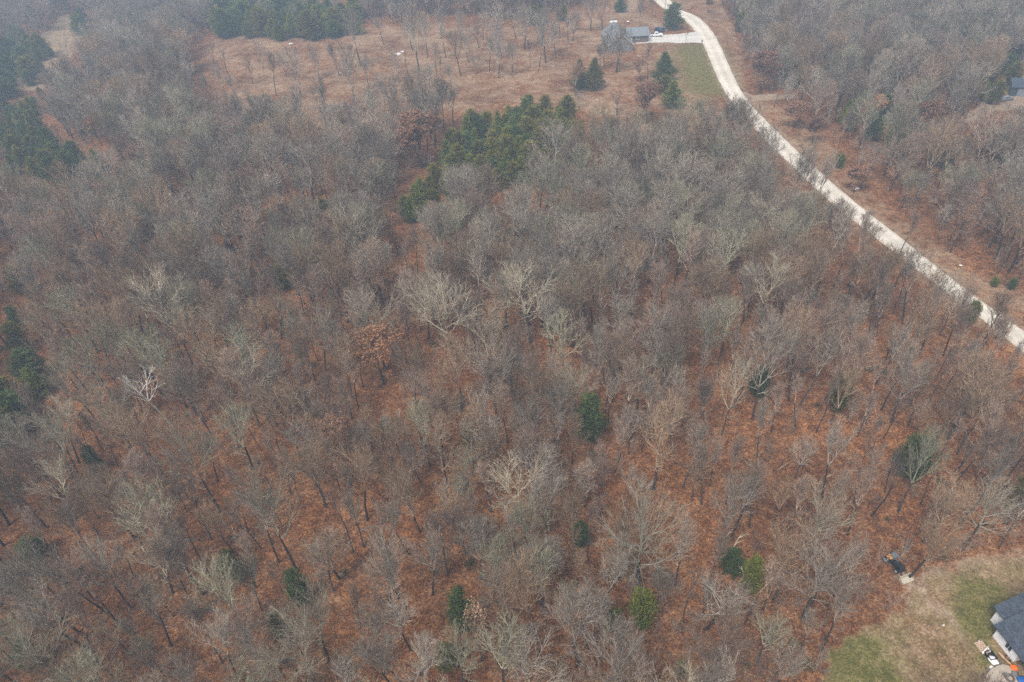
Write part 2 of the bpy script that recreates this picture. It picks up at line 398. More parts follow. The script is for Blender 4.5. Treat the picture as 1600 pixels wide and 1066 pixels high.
# the drive follows the ground: thin fan of quads
L1 = WP([(1012,53),(1022,55),(1032,55.5),(1046,54.5),(1060,53.5),(1072,52),(1084,50.5),(1100,50)])
L2 = WP([(1012,66.5),(1022,67),(1030,67),(1044,66.6),(1058,68),(1070,67.6),(1084,66.8),(1099,68)])
mb = MB(); L1, L2 = densify(L1, 2.5), densify(L2, 2.5); n = min(len(L1), len(L2))
L1 = [L1[int(i*(len(L1)-1)/(n-1))] for i in range(n)]; L2 = [L2[int(i*(len(L2)-1)/(n-1))] for i in range(n)]
for i in range(n):
    for t in (0, .33, .66, 1):
        x = L1[i][0]+(L2[i][0]-L1[i][0])*t; y = L1[i][1]+(L2[i][1]-L1[i][1])*t; mb.v.append((x, y, gz(x, y)+.09))
for i in range(n-1):
    for k in range(3): a = i*4+k; mb.f.append((a, a+1, a+5, a+4))
o = mb.obj('driveway', MT['concrete']); tag(o, 'pale concrete driveway from the road to the farmhouse garage', kind='structure')
pc = W(1581, 1066)
pp = WP([(1540,1085),(1539,1068),(1541,1055),(1546,1048),(1556,1042),(1566,1039),(1576,1042),(1584,1052),(1597,1066),(1612,1090)])
slab('patio', pp, MT['patio'], .10, .1, 'tan concrete patio with a rounded corner beside the white house')

# ------------------------------------------------------------------ trees
def rot_about(d, ax, a):
    return Matrix.Rotation(a, 3, ax) @ d
def perp(d):
    p = d.cross(Vector((0, 0, 1)))
    return p.normalized() if p.length > 1e-3 else Vector((1, 0, 0))
def grow(mb, R, p, d, L, r0, r1, nseg, sides, wig, up):
    pts = [tuple(p)]; rad = [r0]; d = d.copy(); P_ = p.copy(); ds = [d.copy()]
    for i in range(nseg):
        d = d + Vector((R.gauss(0, wig), R.gauss(0, wig), R.gauss(0, wig)+up)); d.normalize()
        P_ = P_ + d*(L/nseg); pts.append(tuple(P_)); rad.append(r0+(r1-r0)*(i+1)/nseg); ds.append(d.copy())
    mb.tube(pts, rad, sides)
    return pts, rad, ds
def along(pts, ds, rad, t):
    s = t*(len(pts)-1); i = min(int(s), len(pts)-2); f = s-i
    a, b = Vector(pts[i]), Vector(pts[i+1])
    return a.lerp(b, f), ds[i+1], rad[i]+(rad[i+1]-rad[i])*f
def env_len(p, d, a, zc, cu, cl):
    """Distance from p along d to the crown's rounded hull (half-width a, middle height zc, half-heights cu above and cl below)."""
    def f(t):
        x, y, z = p[0]+d[0]*t, p[1]+d[1]*t, p[2]+d[2]*t-zc
        return (x*x+y*y)/(a*a)+(z*z)/((cu*cu) if z > 0 else (cl*cl))
    lo, hi = 0.0, 14.0
    if f(0) > 1: return 0.0
    for _ in range(14):
        m_ = (lo+hi)/2
        if f(m_) < 1: lo = m_
        else: hi = m_
    return lo
def bare(seed, H=15, rad=3.7, split=.40, zc=.66, leaders=6, lean=24, spread=34, nb=8, nb2=6, ntw=7, tr=.16, wig=.05, tw=.7, twr=.0125, upc=.065, lr=.48, low=2, one=False):
    """One leafless tree. Returns the trunk and crown builders and the twig tips."""
    R = random.Random(seed); T = MB(); C = MB(); tips = []
    th = H*split
    E = (rad, H*zc, H*(1-zc), H*(zc-split*.82))
    q0 = grow(T, R, Vector((0, 0, -.3)), Vector((R.gauss(0, .05), R.gauss(0, .05), 1)).normalized(), th+.3, tr*1.1, tr*.8, 7, 8, .03, .02)
    pts, rd, ds = q0
    for k in range(5):
        a = k*1.256+R.random(); T.spike((math.cos(a)*tr*.5, math.sin(a)*tr*.5, .25), (math.cos(a)*tr*2.6, math.sin(a)*tr*2.6, -.1), tr*.45)
    top = Vector(pts[-1]); td = ds[-1]; a0 = R.random()*6.28; lead = []
    # a central stem carries the crown up; the limbs leave it one after another
    cs = grow(C, R, top-td*.1, td, max(.5, env_len(top, (0, 0, 1), *E)*.96), tr*.8*(1 if one else .8), .014, 9, 6, wig, .03)
    lead.append((cs, 1.0))
    for k in range(leaders):
        a = a0+k*2.399+R.gauss(0, .2); u = k/max(1, leaders-1)
        ln = math.radians(lean*(1.45-.75*u)*R.uniform(.85, 1.15))
        d = Vector((math.sin(ln)*math.cos(a), math.sin(ln)*math.sin(a), math.cos(ln)))
        st, _, r_ = along(cs[0], cs[2], cs[1], .02+.38*u) if u > .25 else (top-td*R.uniform(0, .12)*th, None, tr*.8)
        L_ = env_len(st, d, *E)*R.uniform(.9, 1.02)
        if L_ < .8: continue
        lead.append((grow(C, R, st, d, L_, min(tr*lr*1.05, r_*.8), .013, 8, 5, wig, upc), .75))
    for q, big in lead:
        qp, qr, qd = q; n_ = int(nb*(1.8 if one and big == 1.0 else 1))
        for i in range(n_):
            t = .16+.80*(i+R.random())/n_
            p, d, r = along(qp, qd, qr, t)
            ax = rot_about(perp(d), d, i*2.399+R.gauss(0, .4))
            bd = rot_about(d, ax, math.radians(spread*R.uniform(.75, 1.25))).normalized()
            BL = min(env_len(p, bd, *E), rad*(.95-.35*t))*R.uniform(.82, 1.06)
            if BL < .25: continue
            second(C, R, p, bd, BL, min(r*.7, .055), nb2, ntw, tw, twr, wig, upc, tips, E)
        second(C, R, Vector(qp[-2]), qd[-1], max(.4, env_len(qp[-2], qd[-1], *E)), .014, 3, ntw, tw, twr, wig, upc, tips, E)
    for k in range(low):
        p, d, r = along(pts, ds, rd, R.uniform(.55, .97))
        a = R.random()*6.283; bd = Vector((math.cos(a), math.sin(a), .35)).normalized()
        second(C, R, p, bd, rad*R.uniform(.4, .75), .04, 4, ntw, tw, twr, wig, upc, tips, None)
    return T, C, tips
def second(C, R, p, d, L, r, nb2, ntw, tw, twr, wig, up, tips, E=None):
    q = grow(C, R, p, d, L, r, .011, 4, 4, wig*1.4, up*1.4)
    m_ = max(2, int(nb2*min(1.25, .45+L/2.2)))
    for j in range(m_):
        t = .15+.83*(j+R.random())/m_
        pp, dd, rr = along(q[0], q[2], q[1], t)
        ax = rot_about(perp(dd), dd, j*2.399+R.gauss(0, .5))
        bd = rot_about(dd, ax, math.radians(R.uniform(22, 48))).normalized()
        bl = L*.40*R.uniform(.6, 1.2)*(1.1-.5*t)+.3
        q3 = grow(C, R, pp, bd, bl, min(rr*.8, .024), .010, 2, 3, wig*1.6, up*2)
        for k in range(ntw):
            tt = .1+.9*(k+R.random())/ntw
            a, b2, _ = along(q3[0], q3[2], q3[1], tt)
            e = b2*1.1+Vector((R.gauss(0, .5), R.gauss(0, .5), R.gauss(0, .42)+.2)); e.normalize()
            z = a+e*tw*R.uniform(.45, 1.1)
            C.spike(a, z, twr); tips.append((a.lerp(z, R.random())))
def leaves(tips, R, n, size, droop=0):
    mb = MB()
    for _ in range(n):
        c = tips[R.randrange(len(tips))]+Vector((R.gauss(0, .12), R.gauss(0, .12), R.gauss(0, .12)))
        a = Vector((R.gauss(0, 1), R.gauss(0, 1), R.gauss(0, .6))).normalized(); b = a.cross(Vector((R.gauss(0, 1), R.gauss(0, 1), R.gauss(0, 1)))).normalized()
        s = size*R.uniform(.6, 1.4)
        mb.quad(tuple(c-a*s), tuple(c+b*s*.55), tuple(c+a*s), tuple(c-b*s*.55))
    return mb
def cedar(seed, H=9, Rr=2.2, shape='cone', n=5200, fs=.17):
    R = random.Random(seed); T = MB(); F = MB()
    grow(T, R, Vector((0, 0, -.2)), Vector((0, 0, 1)), H*.93, .15, .02, 8, 7, .012, .02)
    bran = []
    nb = 120
    for i in range(nb):
        t = (i+R.random())/nb; z = H*(.05+.92*t)
        if shape == 'cone': w = Rr*(1-t)**.75*(.55+.45*min(1, t*6+.45))
        elif shape == 'oval': w = Rr*math.sqrt(max(.02, 1-(2*t-.85)**2*.85))*(.95 if t < .9 else .6)
        else: w = Rr*(1-t**2.2)**.6*(.6+.4*min(1, t*4))
        a = i*2.399+R.gauss(0, .3); w *= R.uniform(.62, 1.18)
        p0 = Vector((0, 0, z)); p1 = Vector((math.cos(a)*w, math.sin(a)*w, z+w*R.uniform(.05, .55)))
        T.tube([tuple(p0), tuple(p0.lerp(p1, .5)+Vector((0, 0, -.1*w))), tuple(p1)], [.03, .02, .008], 3)
        bran.append((p0, p1, w))
    wt = [b[2] for b in bran]; per = n/sum(wt)
    for p0, p1, w in bran:
        for _ in range(int(per*w)+3):
            u = R.random()**.55
            c = p0.lerp(p1, u)+Vector((R.gauss(0, 1), R.gauss(0, 1), R.gauss(0, .8)))*(.10+.20*(1-u)+.07*w)
            a = (p1-p0).normalized()*.9+Vector((R.gauss(0, .6), R.gauss(0, .6), R.gauss(0, .5)+.45)); a.normalize()
            b = a.cross(Vector((R.gauss(0, 1), R.gauss(0, 1), R.gauss(0, 1)))).normalized()
            s = fs*R.uniform(.6, 1.5)
            F.quad(tuple(c-a*s*.7-b*s*.28), tuple(c-a*s*.5+b*s*.3), tuple(c+a*s*1.2+b*s*.12), tuple(c+a*s*1.1-b*s*.14))
    return T, F
PR = {}      # prototype -> dict(parts=[(name, mesh)], H, look)
def reg(key, H, look, rad, *parts): PR[key] = dict(parts=parts, H=H, look=look, rad=rad)
def crown_mesh(C, tone):
    me = C.mesh('crown', [MT[tone], MT.get(tone+'_twig', MT[tone])])
    me.polygons.foreach_set('material_index', [1 if len(f) == 3 else 0 for f in C.f]); return me
def mkbare(key, tone, look, rad_, trunk='trunk', **kw):
    T, C, tips = bare(**kw)
    reg(key, kw.get("H", 15), look, rad_, ('trunk', T.mesh('trunk', MT[trunk], True)), ('crown', crown_mesh(C, tone)))
    return tips
mkbare('b0', 'grey', 'broad grey bare tree', 4.0, seed=1, H=15, rad=4.0, split=.38, leaders=7, lean=30)
mkbare('b1', 'brown', 'broad brownish bare tree', 3.8, seed=2, H=15, rad=3.8, split=.42, leaders=6, lean=26)
mkbare('b2', 'grey', 'narrow grey bare tree', 2.5, seed=3, H=16, rad=2.5, split=.42, leaders=4, lean=15, nb=9, spread=34, tr=.13)
mkbare('b3', 'pink', 'narrow pinkish bare tree', 2.3, seed=4, H=15, rad=2.3, split=.45, leaders=4, lean=14, nb=9, spread=34, tr=.12)
mkbare('b4', 'grey', 'round-crowned grey bare tree', 3.3, seed=5, H=13, rad=3.3, split=.34, zc=.62, leaders=7, lean=38, one=True)
mkbare('b5', 'pale', 'pale-limbed bare tree', 4.2, seed=6, H=15, rad=4.2, split=.38, leaders=7, lean=36, nb2=5, ntw=5, wig=.075, lr=.58)
mkbare('b6', 'green', 'greenish grey bare tree', 3.4, seed=7, H=14, rad=3.4, split=.38, leaders=6, lean=25)
mkbare('b7', 'pink', 'slender pinkish bare tree', 1.8, seed=8, H=13, rad=1.8, split=.45, leaders=3, lean=14, nb=8, spread=34, tr=.08, ntw=6)
mkbare('b8', 'brown', 'forked brownish bare tree', 3.4, seed=9, H=15, rad=3.4, split=.28, zc=.64, leaders=4, lean=20, nb=11, lr=.75)
mkbare('b9', 'pink', 'bushy pinkish bare tree', 3.6, seed=10, H=12, rad=3.6, split=.27, zc=.6, leaders=8, lean=32, nb2=7, ntw=8, tr=.12)
mkbare('b10', 'dark', 'thin dark bare tree', 1.7, seed=12, H=14, rad=1.7, split=.55, zc=.75, leaders=3, lean=16, nb=5, nb2=4, ntw=4, tr=.10)
mkbare('b11', 'green', 'lichen-green bare tree', 3.4, seed=13, H=14, rad=3.4, split=.38, leaders=6, lean=32, nb2=5, ntw=6, wig=.08)
mkbare('b12', 'grey', 'twiggy grey bare tree', 3.5, seed=14, H=13, rad=3.5, split=.34, leaders=7, lean=30, nb2=7, ntw=9, tr=.13)
mkbare('s0', 'pink', 'low twiggy pinkish sapling', 1.6, seed=21, H=6, rad=1.6, split=.12, zc=.6, leaders=4, lean=26, nb=4, nb2=4, ntw=6, tr=.05, tw=.6, low=0)
mkbare('s1', 'grey', 'low twiggy grey sapling', 1.8, seed=22, H=7, rad=1.8, split=.15, zc=.6, leaders=4, lean=26, nb=5, nb2=4, ntw=6, tr=.05, tw=.6, low=0)
mkbare('white', 'white', 'white-limbed bare tree', 4.2, trunk='white', seed=35, H=15, rad=4.2, split=.5, zc=.7, leaders=5, lean=36, nb=5, nb2=3, ntw=2, wig=.09, tr=.16, twr=.018, lr=.6, low=1)
TONES['oak'] = 0; MT['oak'] = bark('spreading oak bark', (.29, .26, .19), (.48, .44, .34))
mkbare('oak', 'oak', 'big pale spreading oak', 6.8, seed=37, H=13.5, rad=6.8, split=.38, zc=.55, leaders=12, lean=58, spread=34, nb=7, nb2=4, ntw=5, tw=.8, wig=.06, tr=.32, lr=.34, upc=.03, low=3)
mkbare('yard', 'grey', 'grey yard tree', 4.4, seed=39, H=16, rad=4.4, split=.32, zc=.64, leaders=8, lean=27, tr=.22, twr=.018)
mkbare('yardv', 'grey', 'vase-shaped grey tree', 4, trunk='dark', seed=40, H=16, rad=4.0, split=.2, zc=.7, leaders=6, lean=20, tr=.22, twr=.018, lr=.6)
mkbare('yardd', 'dark', 'dark gnarled bare tree', 3.5, seed=43, H=11, rad=3.5, split=.28, zc=.6, leaders=7, lean=46, nb=5, nb2=4, ntw=3, wig=.13, tr=.2)
def mkleafy(key, tone, leafm, look, n, size, **kw):
    T, C, tips = bare(**kw); R = random.Random(kw['seed'])
    mbl = leaves(tips, R, n, size)
    reg(key, kw['H'], look, 3.3, ('trunk', T.mesh('trunk', MT['trunk'], True)), ('crown', crown_mesh(C, tone)), ('leaves', mbl.mesh('leaves', MT[leafm])))
mkleafy('r0', 'brown', 'russet', 'russet-leaved oak', 4200, .17, seed=51, H=12, rad=3.4, split=.32, leaders=6, lean=28, nb=7)
mkleafy('r1', 'brown', 'orange', 'orange-leaved oak', 2800, .15, seed=52, H=12, rad=3.4, split=.35, leaders=6, lean=30, nb=7)
mkleafy('r2', 'pink', 'tan', 'tan-leaved oak', 1700, .14, seed=53, H=10, rad=2.8, split=.3, leaders=5, lean=26, nb=7)
mkleafy('r3', 'brown', 'russet', 'half-bare russet oak', 1800, .15, seed=54, H=12, rad=3.3, split=.35, leaders=5, lean=30, nb=7)
def mkcedar(key, m, look, **kw):
    T, F = cedar(**kw); reg(key, kw['H'], look, kw['Rr'], ('trunk', T.mesh('trunk', MT['trunk'])), ('crown', F.mesh('crown', MT[m])))
mkcedar('c0', 'cedar', 'green cedar', seed=61, H=9, Rr=2.2, shape='cone')
mkcedar('c1', 'cedar_dark', 'dark green cedar', seed=62, H=9, Rr=2.4, shape='broad')
mkcedar('c2', 'cedar_olive', 'olive green cedar', seed=63, H=9, Rr=2.2, shape='broad')
mkcedar('c3', 'cedar', 'round green cedar', seed=64, H=5, Rr=1.8, shape='oval', n=4200)
mkcedar('c4', 'cedar_dark', 'conical dark cedar', seed=65, H=11, Rr=3.2, shape='cone', n=7500)
mkcedar('c5', 'cedar_olive', 'conical olive cedar', seed=66, H=11, Rr=3.4, shape='cone', n=7500)
# loose evergreen undergrowth bush
def loose(seed, n, rr, hh, s):
    R = random.Random(seed); F = MB()
    for i in range(14):
        a = R.random()*6.28; w = rr*R.random()**.5
        F.tube([(0, 0, 0), (math.cos(a)*w*.5, math.sin(a)*w*.5, hh*.5), (math.cos(a)*w, math.sin(a)*w, hh*R.uniform(.5, 1))], [.02, .014, .006], 3)
    for _ in range(n):
        a = R.random()*6.28; w = rr*R.random()**.6; c = Vector((math.cos(a)*w, math.sin(a)*w, hh*R.random()*(1-.5*w/rr)))
        d = Vector((R.gauss(0, 1), R.gauss(0, 1), R.gauss(0, 1))).normalized(); b = d.cross(Vector((0, R.gauss(0, 1), 1))).normalized(); q = s*R.uniform(.5, 1.4)
        F.quad(tuple(c-d*q), tuple(c+b*q*.5), tuple(c+d*q), tuple(c-b*q*.5))
    return F
MTH = MT['honey']

SPECIAL = True
DIM = ('dim ', 'dull', 'faint', 'tiny', 'hidden', 'olive undergrowth', 'small dark cedar behind', 'loose green cedar behind')
KEEP = []       # crowns that stay in sight: pixel x, y, radius, depth
placed = []     # (x, y) of every tree for spacing
first = {}
def make(key, x, y, H, rz, name, wscale=1.0, tilt=(0, 0)):
    p = PR[key]; s = H/p['H']
    root = bpy.data.objects.new(name, None); root.empty_display_size = .2; COL.objects.link(root)
    root.location = (x, y, gz(x, y)); root.rotation_euler = (tilt[0], tilt[1], rz); root.scale = (s*wscale, s*wscale, s)
    for pn, me_ in p['parts']:
        o = bpy.data.objects.new(pn, me_); COL.objects.link(o); o.parent = root
        if key not in first: first.setdefault('_'+key, []).append(o)
    first.setdefault(key, root)
    placed.append((x, y)); return root
def height_for(bx, by, ty):
    x, y = W(bx, by); z0 = gz(x, y); lo, hi = .5, 45
    for _ in range(30):
        m_ = (lo+hi)/2
        if proj(x, y, z0+m_)[1] > ty: lo = m_
        else: hi = m_
    return lo
def tree(key, bx, by, ty, name, label, cat='tree', group=None, width=None, rz=None, tilt=(0, 0)):
    """A tree standing at photo pixel (bx, by) whose top reaches pixel row ty; width = crown width in pixels."""
    x, y = W(bx, by); H = height_for(bx, by, ty); p = PR[key]
    ws = 1.0
    if width:
        dep = proj(x, y, gz(x, y)+H*.6)[2]; ws = (width*dep/FPX/2)/(p['rad']*H/p['H']); ws = max(.5, min(2.2, ws))
    r = make(key, x, y, H, rnd.random()*6.28 if rz is None else rz, name, ws, tilt)
    q = proj(x, y, gz(x, y)+H*.6); KEEP.append((q[0], q[1], (width or 30)*.5, q[2], ('oak' if key == 'oak' else 'special') if SPECIAL else ('dim' if any(q_ in (label or '') for q_ in DIM) else name)))
    return tag(r, label, cat, group)

# --- singled-out trees
B = 'bare_tree'
tree('white', 265, 662, 573, B, 'white-barked bare tree with stout forking limbs, standing out among grey ones', width=75)
tree('oak', 997, 922, 778, 'spreading_oak', 'big pale spreading oak with a dark bole, above the round dark cedar', width=150, rz=0)
tree('b6', 1403, 800, 668, B, 'olive-barked bare tree in front of a loose green cedar, right of centre', width=60)
tree('oak', 1506, 857, 756, 'spreading_oak', 'pale crooked oak leaning over the leaves above the dirt track', width=85)
tree('b12', 1128, 870, 742, B, 'dark-boled bare tree with a dense grey crown between the spreading oak and the fallen limb', width=75)
tree('b6', 1096, 592, 488, B, 'greenish bare tree in the middle of the brown wood, left of the grey clump', width=50)
tree('b5', 829, 535, 418, B, 'pale fan-crowned bare tree on twin dark boles in the middle of the wood', width=110)
tree('b5', 710, 560, 435, B, 'broad pale tree with sprawling limbs in the middle of the wood', width=115)
tree('b5', 670, 530, 430, B, 'pale many-limbed tree left of the broad pale one in the middle of the wood', width=90)
tree('b5', 465, 892, 742, B, 'pale tree leaning left with a stout dark bole, left of the bottom cedar', width=110, tilt=(0, -.08))
tree('b5', 345, 800, 640, B, 'tall pale bare tree on a leaning dark bole at the left clearing of red leaves', width=100)
tree('b12', 1175, 655, 500, B, 'dense grey bare tree in front of a small green cedar right of the middle', width=90)
tree('b5', 1127, 680, 555, B, 'pale crooked bare tree with a short dark bole left of the small cedar', width=60)
tree('b8', 1020, 765, 620, B, 'wide forked bare tree on two slim dark boles above the red leaf clearing', width=100)
tree('yard', 722, 330, 262, B, 'rounded pale grey tree at the lower edge of the cedars', width=60)
tree('yard', 750, 340, 270, B, 'rounded grey tree beside its pale twin at the lower edge of the cedars', width=55)
tree('b5', 1146, 400, 298, B, 'pale crooked-topped bare tree in the upper right of the wood', width=60)
tree('b5', 1035, 380, 268, B, 'tall pale bare tree with tangled upper limbs below the far oaks', width=60)
SPECIAL = False
# --- leaf-holding oaks (crown centre pixel x, base y, top y, width)
RU = [
 ('r1', 600, 600, 520, 80, 'bright orange-leaved oak in the middle of the wood'),
 ('r3', 548, 745, 655, 60, 'orange-flecked half-bare oak below left of the bright orange oak'),
 ('r0', 660, 262, 178, 80, 'broad rusty oak at the left edge of the cedar cluster'),
 ('r3', 598, 315, 250, 50, 'rusty oak in the grey wood left of the cedar strip'),
 ('r3', 622, 398, 335, 40, 'small red-brown oak below the cedar strip'),
 ('r1', 262, 600, 560, 25, 'small orange-leaved oak behind the white-barked tree'),
 ('r1', 160, 228, 180, 26, 'narrow orange tree in the hollow at upper left'),
 ('r2', 752, 1035, 948, 50, 'small tan-leaved oak right of the bottom cedar'),
 ('r2', 757, 850, 810, 40, 'thin tan-leaved sapling oak behind a dark trunk near the bottom'),
 ('r0', 1010, 193, 132, 52, 'round reddish-brown oak beside the dark yard cedars'),
 ('r3', 1000, 128, 92, 26, 'scraggly brown oak in the farmhouse front yard'),
 ('r0', 1189, 145, 83, 50, 'rusty oak by the lane on the far side of the road'),
 ('r0', 1240, 200, 160, 42, 'low rusty oak where the lane enters the far wood'),
 ('r1', 1360, 195, 150, 34, 'orange-topped oak in the far wood beyond the lane'),
 ('r0', 1442, 215, 160, 50, 'pinkish rust oak in the far wood below the dirt yard'),
 ('r3', 1530, 252, 195, 60, 'pale rust oak in the far wood near the frame edge'),
 ('r1', 1382, 32, 8, 32, 'bright rust tree in the hazy far wood at the top'),
 ('r0', 1547, 28, 8, 22, 'small pink rust tree in the hazy far wood near the top corner'),
 ('r0', 1107, 20, -4, 14, 'small reddish tree beside the road near the top'),
 ('r0', 8, 95, 52, 30, 'pinkish rust tree by the tan glade at the left edge'),
 ('r3', 500, 250, 200, 40, 'brown-leaved oak in the wood below the brush pile'),
 ('r3', 1485, 395, 335, 34, 'red-leaved young oak at the wood edge right of the road'),
 ('r0', 1270, 225, 185, 34, 'dark red young oak in the shade of the far wood'),
 ('r3', 1553, 532, 500, 28, 'small red-leaved tree overhanging the lower road edge'),
 ('r3', 900, 150, 100, 28, 'tan-leaved scrub oak left of the twin yard cedars'),
 ('r0', 1335, 300, 262, 40, 'rusty scrub oak along the far verge'),
 ('r3', 1495, 232, 190, 40, 'brown oak behind the pinkish rust oaks of the far wood'),
 ('r3', 410, 305, 250, 36, 'brown-tinged oak in the upper left of the wood'),
 ('r1', 1100, 540, 505, 14, 'tiny orange sapling left of the greenish bare tree'),
 ('r3', 985, 585, 545, 22, 'small brown-leaved sapling in the middle wood'),
 ('r0', 898, 48, 22, 18, 'small dark red tree behind the farmhouse'),
 ('r3', 270, 80, 40, 24, 'faint brown oak in the hazy wood at upper left'),
 ('r3', 400, 430, 380, 28, 'thin brown-leaved oak in the left of the wood'),
]
for k, bx, by, ty, w, lab in RU: tree(k, bx, by, ty, 'leafy_oak', lab, width=w, group='oaks still holding dead leaves')
# --- cedars placed one by one
CE = [
 ('c4', 905, 139, 91, 34, 'conical dark cedar, left one of the pair in the farmhouse yard'),
 ('c5', 928, 140, 88, 40, 'conical olive cedar, right one of the pair in the farmhouse yard'),
 ('c4', 1036, 128, 79, 44, 'tall conical blue-green cedar in the yard by the road'),
 ('c2', 1037, 146, 116, 30, 'small olive cedar tucked under the tall conical yard cedar'),
 ('c0', 1050, 168, 124, 40, 'tall oval green cedar at the corner of the yard'),
 ('c1', 969, 19, -2, 27, 'rounded dark cedar behind the farmhouse'),
 ('c1', 1050, 46, 3, 36, 'shaggy dark evergreen beside the top of the road'),
 ('c1', 724, 985, 918, 46, 'dark cedar beside the tan-leaved oak near the bottom'),
 ('c3', 1001, 978, 925, 42, 'round dark cedar under the big spreading oak'),
 ('c3', 957, 984, 952, 25, 'small low cedar left of the round dark cedar'),
 ('c1', 907, 850, 815, 34, 'small cedar half hidden left of the spreading oak'),
 ('c1', 1140, 895, 858, 40, 'loose green cedar under the broken pale limb'),
 ('c3', 1168, 925, 872, 34, 'narrow green cedar right of the broken pale limb'),
 ('c1', 1418, 745, 680, 58, 'loose green cedar behind the olive-barked tree'),
 ('c1', 1182, 620, 570, 34, 'small dark cedar behind the dense grey tree right of middle'),
 ('c2', 445, 450, 412, 34, 'olive bush-like cedar in the left middle of the wood'),
 ('c2', 508, 345, 308, 28, 'olive cedar in the grey wood below the brush pile'),
 ('c1', 920, 685, 615, 55, 'faint loose cedar veiled by grey twigs in the middle of the wood'),
 ('c1', 155, 735, 695, 26, 'small dark cedar among leaning trees at left'),
 ('c2', 372, 905, 860, 36, 'olive undergrowth cedar in the lower left of the wood'),
 ('c2', 440, 995, 955, 30, 'olive cedar sapling at the foot of a pale tree near the bottom'),
 ('c1', 475, 945, 890, 40, 'green cedar sapling beside a leaning bole near the bottom'),
 ('c3', 1512, 505, 470, 22, 'small dark cedar at the road edge'),
 ('c3', 1310, 262, 240, 16, 'little round cedar on the far verge'),
 ('c3', 1552, 447, 434, 13, 'tiny round cedar at the foot of the far wood by the verge'),
 ('c1', 1578, 452, 434, 15, 'tiny cedar in the far wood edge near the frame edge'),
 ('c2', 1305, 640, 585, 36, 'dull olive cedar behind slim trunks at right'),
 ('c2', 1590, 790, 735, 40, 'dull cedar at the right frame edge'),
 ('c1', 655, 172, 155, 12, 'little cedar at the lower edge of the open field'),
 ('c1', 560, 245, 222, 20, 'small cedar hidden in the wood left of the rusty oak'),
 ('c2', 575, 250, 225, 18, 'small olive cedar hidden in the wood beside the rusty oak'),
 ('c2', 1365, 180, 160, 24, 'olive cedar under the orange-topped oak'),
 ('c2', 1060, 1060, 1030, 20, 'tiny olive cedar at the bottom edge of the wood'),
 ('c2', 700, 1040, 1010, 40, 'olive scrub cedar by the bottom edge below the dark cedar'),
 ('c1', 60, 870, 840, 40, 'dull green cedar in the lower left corner'),
 ('c1', 60, 1040, 1005, 40, 'dull green cedar at the bottom left corner'),
 ('c1', 735, 700, 655, 26, 'faint green cedar in the middle of the wood, lower of two'),
 ('c1', 605, 680, 650, 16, 'tiny dark cedar at a trunk below the bright orange oak'),
 ('c1', 82, 90, 72, 12, 'small round cedar on the tan glade'),
 ('c1', 66, 111, 95, 13, 'small dark cedar at the near tip of the tan glade'),
]
for k, bx, by, ty, w, lab in CE: tree(k, bx, by, ty, 'cedar_tree', lab, width=w, group='cedars')
ORD = ['nearest', 'second nearest', 'third nearest', 'fourth nearest', 'fifth nearest', 'sixth nearest', 'seventh nearest', 'eighth nearest', 'ninth nearest', 'tenth nearest']+['%dth nearest' % i for i in range(11, 200)]
def scatter_px(poly_px, spacing, seed, up):
    """Jittered spots inside a patch drawn where the crowns' tops are seen."""
    w_ = [W(x, y, up) for x, y in poly_px]; R = random.Random(seed)
    xs = [p[0] for p in w_]; ys = [p[1] for p in w_]; out = []
    y = min(ys); row = 0
    while y < max(ys):
        x = min(xs)+(row % 2)*spacing/2
        while x < max(xs):
            a, b = x+R.gauss(0, spacing*.22), y+R.gauss(0, spacing*.22)
            if inpoly([a], [b], w_)[0]: out.append((a, b))
            x += spacing
        y += spacing*.87; row += 1
    return out
CEDAR_PATCH = [
 (CEDARS, 4.9, 9, 'in the cluster below the field', 7),
 ([(-10,142),(38,142),(64,116),(50,160),(60,200),(120,218),(165,228),(160,250),(60,250),(-10,240)], 6.5, 8, 'in the hollow below the glade', 3),
 ([(-10,60),(30,30),(62,55),(52,95),(15,122),(-10,130)], 9, 9, 'left of the tan glade', 3),
 ([(98,10),(125,8),(120,28),(98,28)], 10, 9, 'above the tan glade', 3),
 ([(126,20),(160,22),(186,28),(184,44),(128,42)], 11, 8, 'right of the tan glade', 3),
 ([(325,-15),(560,-15),(548,18),(440,24),(330,26)], 8.5, 12, 'in the row behind the field', 3),
 ([(-10,370),(12,372),(22,400),(20,440),(24,500),(-10,510)], 5.5, 8, 'at the left edge, upper clump', 1),
 ([(-10,540),(30,545),(44,570),(20,640),(-10,650)], 5.0, 8, 'at the left edge, lower clump', 1),
]
RC = random.Random(5)
for poly, sp, up, where, clus in CEDAR_PATCH:
    sp_l = scatter_px(poly, sp, 77, up)
    sp_l.sort(key=lambda q: math.hypot(q[0], q[1])); rows = {}
    for (x, y) in sp_l:
        k = RC.choice(['c0', 'c2', 'c2', 'c1', 'c0'])
        if 'glade' in where or 'row' in where: k = RC.choice(['c0', 'c1', 'c1', 'c2'])
        H = up*RC.uniform(.6, 1.25); r = make(k, x, y, H, RC.random()*6.28, 'cedar_tree', RC.uniform(1.05, 1.35)*(1.5 if sp > 8 else 1.15))
        n_ = rows.get(k, 0); rows[k] = n_+1
        tag(r, '%s, %s of its look %s' % (PR[k]['look'], ORD[n_], where), 'tree', 'cedars')
EAST = [(1248,100),(1284,108),(1296,95),(1318,110),(1395,100),(1402,118),(1388,150),(1372,180),(1478,70),(1490,90),(1503,115),(1486,55),(1540,118),(1556,105),(1566,125),(1583,82),(1592,100),(1330,155),(1336,165),(1420,205),(1475,215),(1490,218),(1404,190),(1345,128),(1362,92),(1230,90),(1600,60),(1452,120),(1513,20),(1160,20),(1300,30),(1420,40),(1370,60),(1590,208),(1575,195),(880,5),(832,12),(845,8)]
EAST.sort(key=lambda p: -p[1])
cnt = {}
